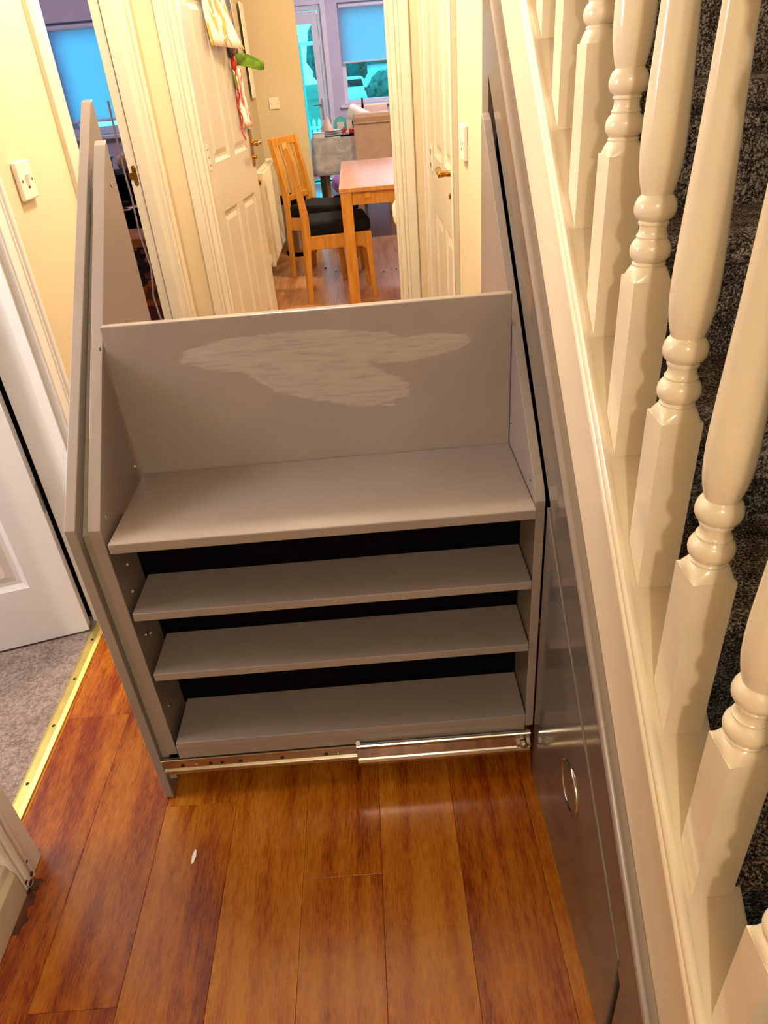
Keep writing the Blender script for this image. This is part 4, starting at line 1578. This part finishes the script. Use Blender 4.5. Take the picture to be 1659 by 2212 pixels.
MB().lathe([(0, -0.05), (0.072, -0.05), (0.074, 0.04), (0.079, 0.042), (0.079, 0.055), (0, 0.056)], (0, 0, 0), (0.1, -1, 0.12), 28).build('tub_body', 'teal', r_, 0, True)
MB().box(-0.034, 0.04, -0.066, -0.058, -0.03, 0.03).build('label', 'paper', r_, 0.003)
kr = stand('paper_roll', (0.02, 8.50, TZ), 'large white kitchen paper roll lying tilted on the dining table', 'paper roll')
MB().lathe([(0.022, 0), (0.072, 0.0), (0.075, 0.006), (0.075, 0.235), (0.072, 0.24), (0.022, 0.24), (0.02, 0.2)], (-0.07, 0.02, 0.205), (0.62, -0.25, -0.32), 24).build('roll', 'paper', kr, 0, True)
MB().tube([(-0.085, 0.03, 0.205), (0.09, -0.05, 0.115)], 0.018, 12).build('core', 'board', kr, 0, 'all')
MB().box(-0.12, -0.02, -0.02, 0.09, 0.0, 0.125).build('wrapper', 'paper', kr, 0.01)
bb = stand('gift_box', (0.03, 8.27, TZ), 'black square box beside the taupe chair on the dining table', 'box')
MB().box(-0.065, 0.065, -0.06, 0.06, 0, 0.10).build('body', 'black', bb, 0.004)
MB().box(-0.068, 0.068, -0.063, 0.063, 0.10, 0.125).build('lid', 'fabric_black', bb, 0.003)
cr = MB().box(-0.165, 0.095, 8.13, 8.20, TZ + 0.0015, TZ + 0.016)
tag(cr.build('tray', 'black', None, 0.003), 'thin black tray at the near edge of the grey tablecloth', 'tray')
sm_ = MB()
pt_ = []
for i in range(10):
    a = PI / 2 + 2 * PI * i / 10
    q = 0.040 if i % 2 == 0 else 0.017
    pt_.append((-0.125 + q * math.cos(a), TZ + 0.053 + q * math.sin(a)))
sm_.prism(pt_, 1, 8.150, 8.165)
tag(sm_.build('star_ornament', 'red', None, 0.002), 'red star ornament standing on the black tray', 'ornament')
rc = MB().lathe([(0, 0), (0.026, 0.001), (0.027, 0.12), (0.024, 0.124), (0, 0.125)], (-0.075, 8.168, TZ + 0.044), (1, 0, 0), 18)
tag(rc.build('cracker', 'red', None, 0, True), 'dark red party cracker lying on the black tray', 'cracker')
kt = stand('kettle', (0.09, 8.88, TZ), 'black domed kettle with a pale front behind the paper roll', 'kettle')
MB().lathe([(0.075, 0), (0.08, 0.01), (0.078, 0.09), (0.079, 0.09)], (0, 0, 0), (0, 0, 1), 24).build('kettle_body', 'upvc', kt, 0, True)
MB().lathe([(0.081, 0.09), (0.078, 0.13), (0.062, 0.165), (0.035, 0.185), (0, 0.19)], (0, 0, 0), (0, 0, 1), 24).build('kettle_lid', 'fabric_black', kt, 0, 'all')
MB().lathe([(0.012, 0.188), (0.01, 0.21), (0.016, 0.225), (0.010, 0.24), (0.009, 0.30), (0, 0.305)], (0, 0, 0), (0, 0, 1), 14).build('knob', 'fabric_black', kt, 0, 'all')
MB().tube([(-0.078, 0, 0.12), (-0.11, 0, 0.10), (-0.112, 0, 0.05), (-0.08, 0, 0.02)], 0.008, 8).build('handle', 'fabric_black', kt, 0, 'all')
b1 = stand('balloon', (-0.235, 9.62, 0.0), 'pink balloon resting on the dining floor under the table', 'balloon')
MB().lathe([(0, 0.0), (0.03, 0.005), (0.085, 0.035), (0.115, 0.085), (0.122, 0.13), (0.112, 0.18), (0.08, 0.222), (0.035, 0.245), (0, 0.249)], (0, 0, 0), (0, 0, 1), 28).build('rubber', 'pink', b1, 0, 'all')
MB().lathe([(0.004, 0), (0.01, -0.012), (0, -0.013)], (0.1, -0.06, 0.05), (-0.8, 0.5, 0.4), 10).build('knot', 'pink', b1, 0, 'all')
b2 = MB().ball((0.42, 8.45, TZ + 0.098), 0.095, (1, 1, 1.02), 24)
tag(b2.build('balloon', 'pink', None, 0, 'all'), 'pink balloon on the table behind the tall taupe chair', 'balloon')
shoe = MB().ball((-0.285, 9.18, 0.028), 0.05, (1.2, 0.6, 0.56), 14)
tag(shoe.build('slipper', 'fabric_black', None, 0, 'all'), 'small dark slipper on the floor before the pink balloon', 'slipper')

# ================================================================== OUTSIDE
struct(MB().box(-8, 14, 11.2, 130, -0.9, -0.8).build('ground', 'lawn'), 'ground outside the dining window', 'ground')
struct(box('path', 'render', -3.0, 3.0, 11.16, 13.0, -0.8, -0.04), 'pale garden patio outside', 'patio')
fe = empty('fence', (0, 24.0, -0.8))
tag(fe, 'pale picket fence far outside the dining window', 'fence')
for i in range(36):
    x = -2.4 + i * 0.16
    if i == 0:
        pk = MB().prism([(0, 0), (0.09, 0), (0.09, 0.82), (0.045, 0.90), (0, 0.82)], 1, -0.01, 0.01).build('picket', 'upvc', fe)
        p_ = pk
    else:
        p_ = pk.copy()
        COL.objects.link(p_)
        p_.parent = fe
    p_.location = (x, 0, 0)
for z in (0.2, 0.62):
    MB().box(-2.45, 3.4, 0.012, 0.04, z, z + 0.07).build('rail', 'upvc', fe)


def car(loc, label):
    r_ = empty('car', loc)
    tag(r_, label, 'car')
    prof = [(-0.85, 0.30), (0.85, 0.30), (0.87, 0.75), (0.80, 0.95), (0.62, 1.42), (0.45, 1.50), (-0.45, 1.50), (-0.62, 1.42), (-0.80, 0.95), (-0.87, 0.75)]
    MB().prism(prof, 1, 0, 4.0).build('body', 'car', r_, 0.06)
    MB().prism([(-0.58, 1.0), (0.58, 1.0), (0.48, 1.38), (-0.48, 1.38)], 1, -0.03, 0.0).build('rear_window', 'dark_wood', r_, 0)
    for s in (-1, 1):
        MB().box(s * 0.72 - 0.09, s * 0.72 + 0.09, -0.03, 0.02, 0.72, 0.92).build('tail_lamp', 'red', r_, 0.01)
        for y in (0.7, 3.2):
            MB().lathe([(0.2, -0.1), (0.3, -0.1), (0.3, 0.1), (0.2, 0.1)], (s * 0.75, y, 0.3), (1, 0, 0), 18).build('wheel', 'black', r_)
    MB().box(-0.24, 0.24, -0.03, 0.0, 0.58, 0.70).build('number_plate', 'paper', r_)
    return r_


car((0.10, 52, -0.8), 'white car parked beyond the fence, seen through the dining window')
bl = empty('house', (4.0, 84, -0.8))
tag(bl, 'pale terraced house far off above the parked car', 'house')
MB().box(-6, 9, 0, 8, 0, 5.2).build('wall', 'render', bl)
MB().prism([(-6.3, 5.2), (9.3, 5.2), (8.0, 8.2), (-5.0, 8.2)], 1, -0.3, 8.3).build('roof', 'dark_wood', bl)
for i in range(7):
    f_ = MB().box(-5.2 + i * 2.0, -4.2 + i * 2.0, -0.06, 0.0, 2.9, 4.3).build('window', 'upvc', bl)
    MB().box(-5.1 + i * 2.0, -4.3 + i * 2.0, -0.09, -0.06, 3.0, 4.2).build('pane', 'dark_wood', f_)
bl2 = empty('shed', (2.4, 60, -0.8))
tag(bl2, 'pale blue shed beside the bushes outside the window', 'shed')
MB().box(-1.2, 1.6, 0, 3, 0, 2.1).build('wall', 'render', bl2)
MB().prism([(-1.4, 2.1), (1.8, 2.1), (0.2, 2.9)], 1, -0.2, 3.2).build('roof', 'bush', bl2)
for i, (x, y, s, h, lab) in enumerate(((1.55, 40, 0.9, 1.0, 'rounded bush in front of the shed outside the dining window'), (3.0, 46, 1.1, 1.2, 'wide bush right of the shed outside the dining window'), (-0.9, 66, 2.4, 1.3, 'tall bush left of the white car outside'), (-1.75, 15.2, 0.55, 1.1, 'bush close outside the glazed back door'))):
    q_ = MB().ball((x, y, -0.8 + s * h), s, (1, 1, h), 18)
    for v in q_.bm.verts:
        k_ = 1 + random.uniform(-.12, .12)
        v.co = Vector((x + (v.co.x - x) * k_, y + (v.co.y - y) * k_, max(-0.8, v.co.z + random.uniform(-.1, .1) * s)))
    tag(q_.build('bush', 'bush', None, 0, 'all'), lab, 'bush')
pe = empty('garden_post', (-1.05, 17.5, -0.8))
tag(pe, 'tall washing line post outside the glazed back door', 'post')
MB().tube([(0, 0, 0), (0, 0, 2.6)], 0.05, 10).build('pole', 'teal', pe, 0, True)
MB().box(-0.5, 0.5, -0.03, 0.03, 2.55, 2.62).build('crossbar', 'upvc', pe)
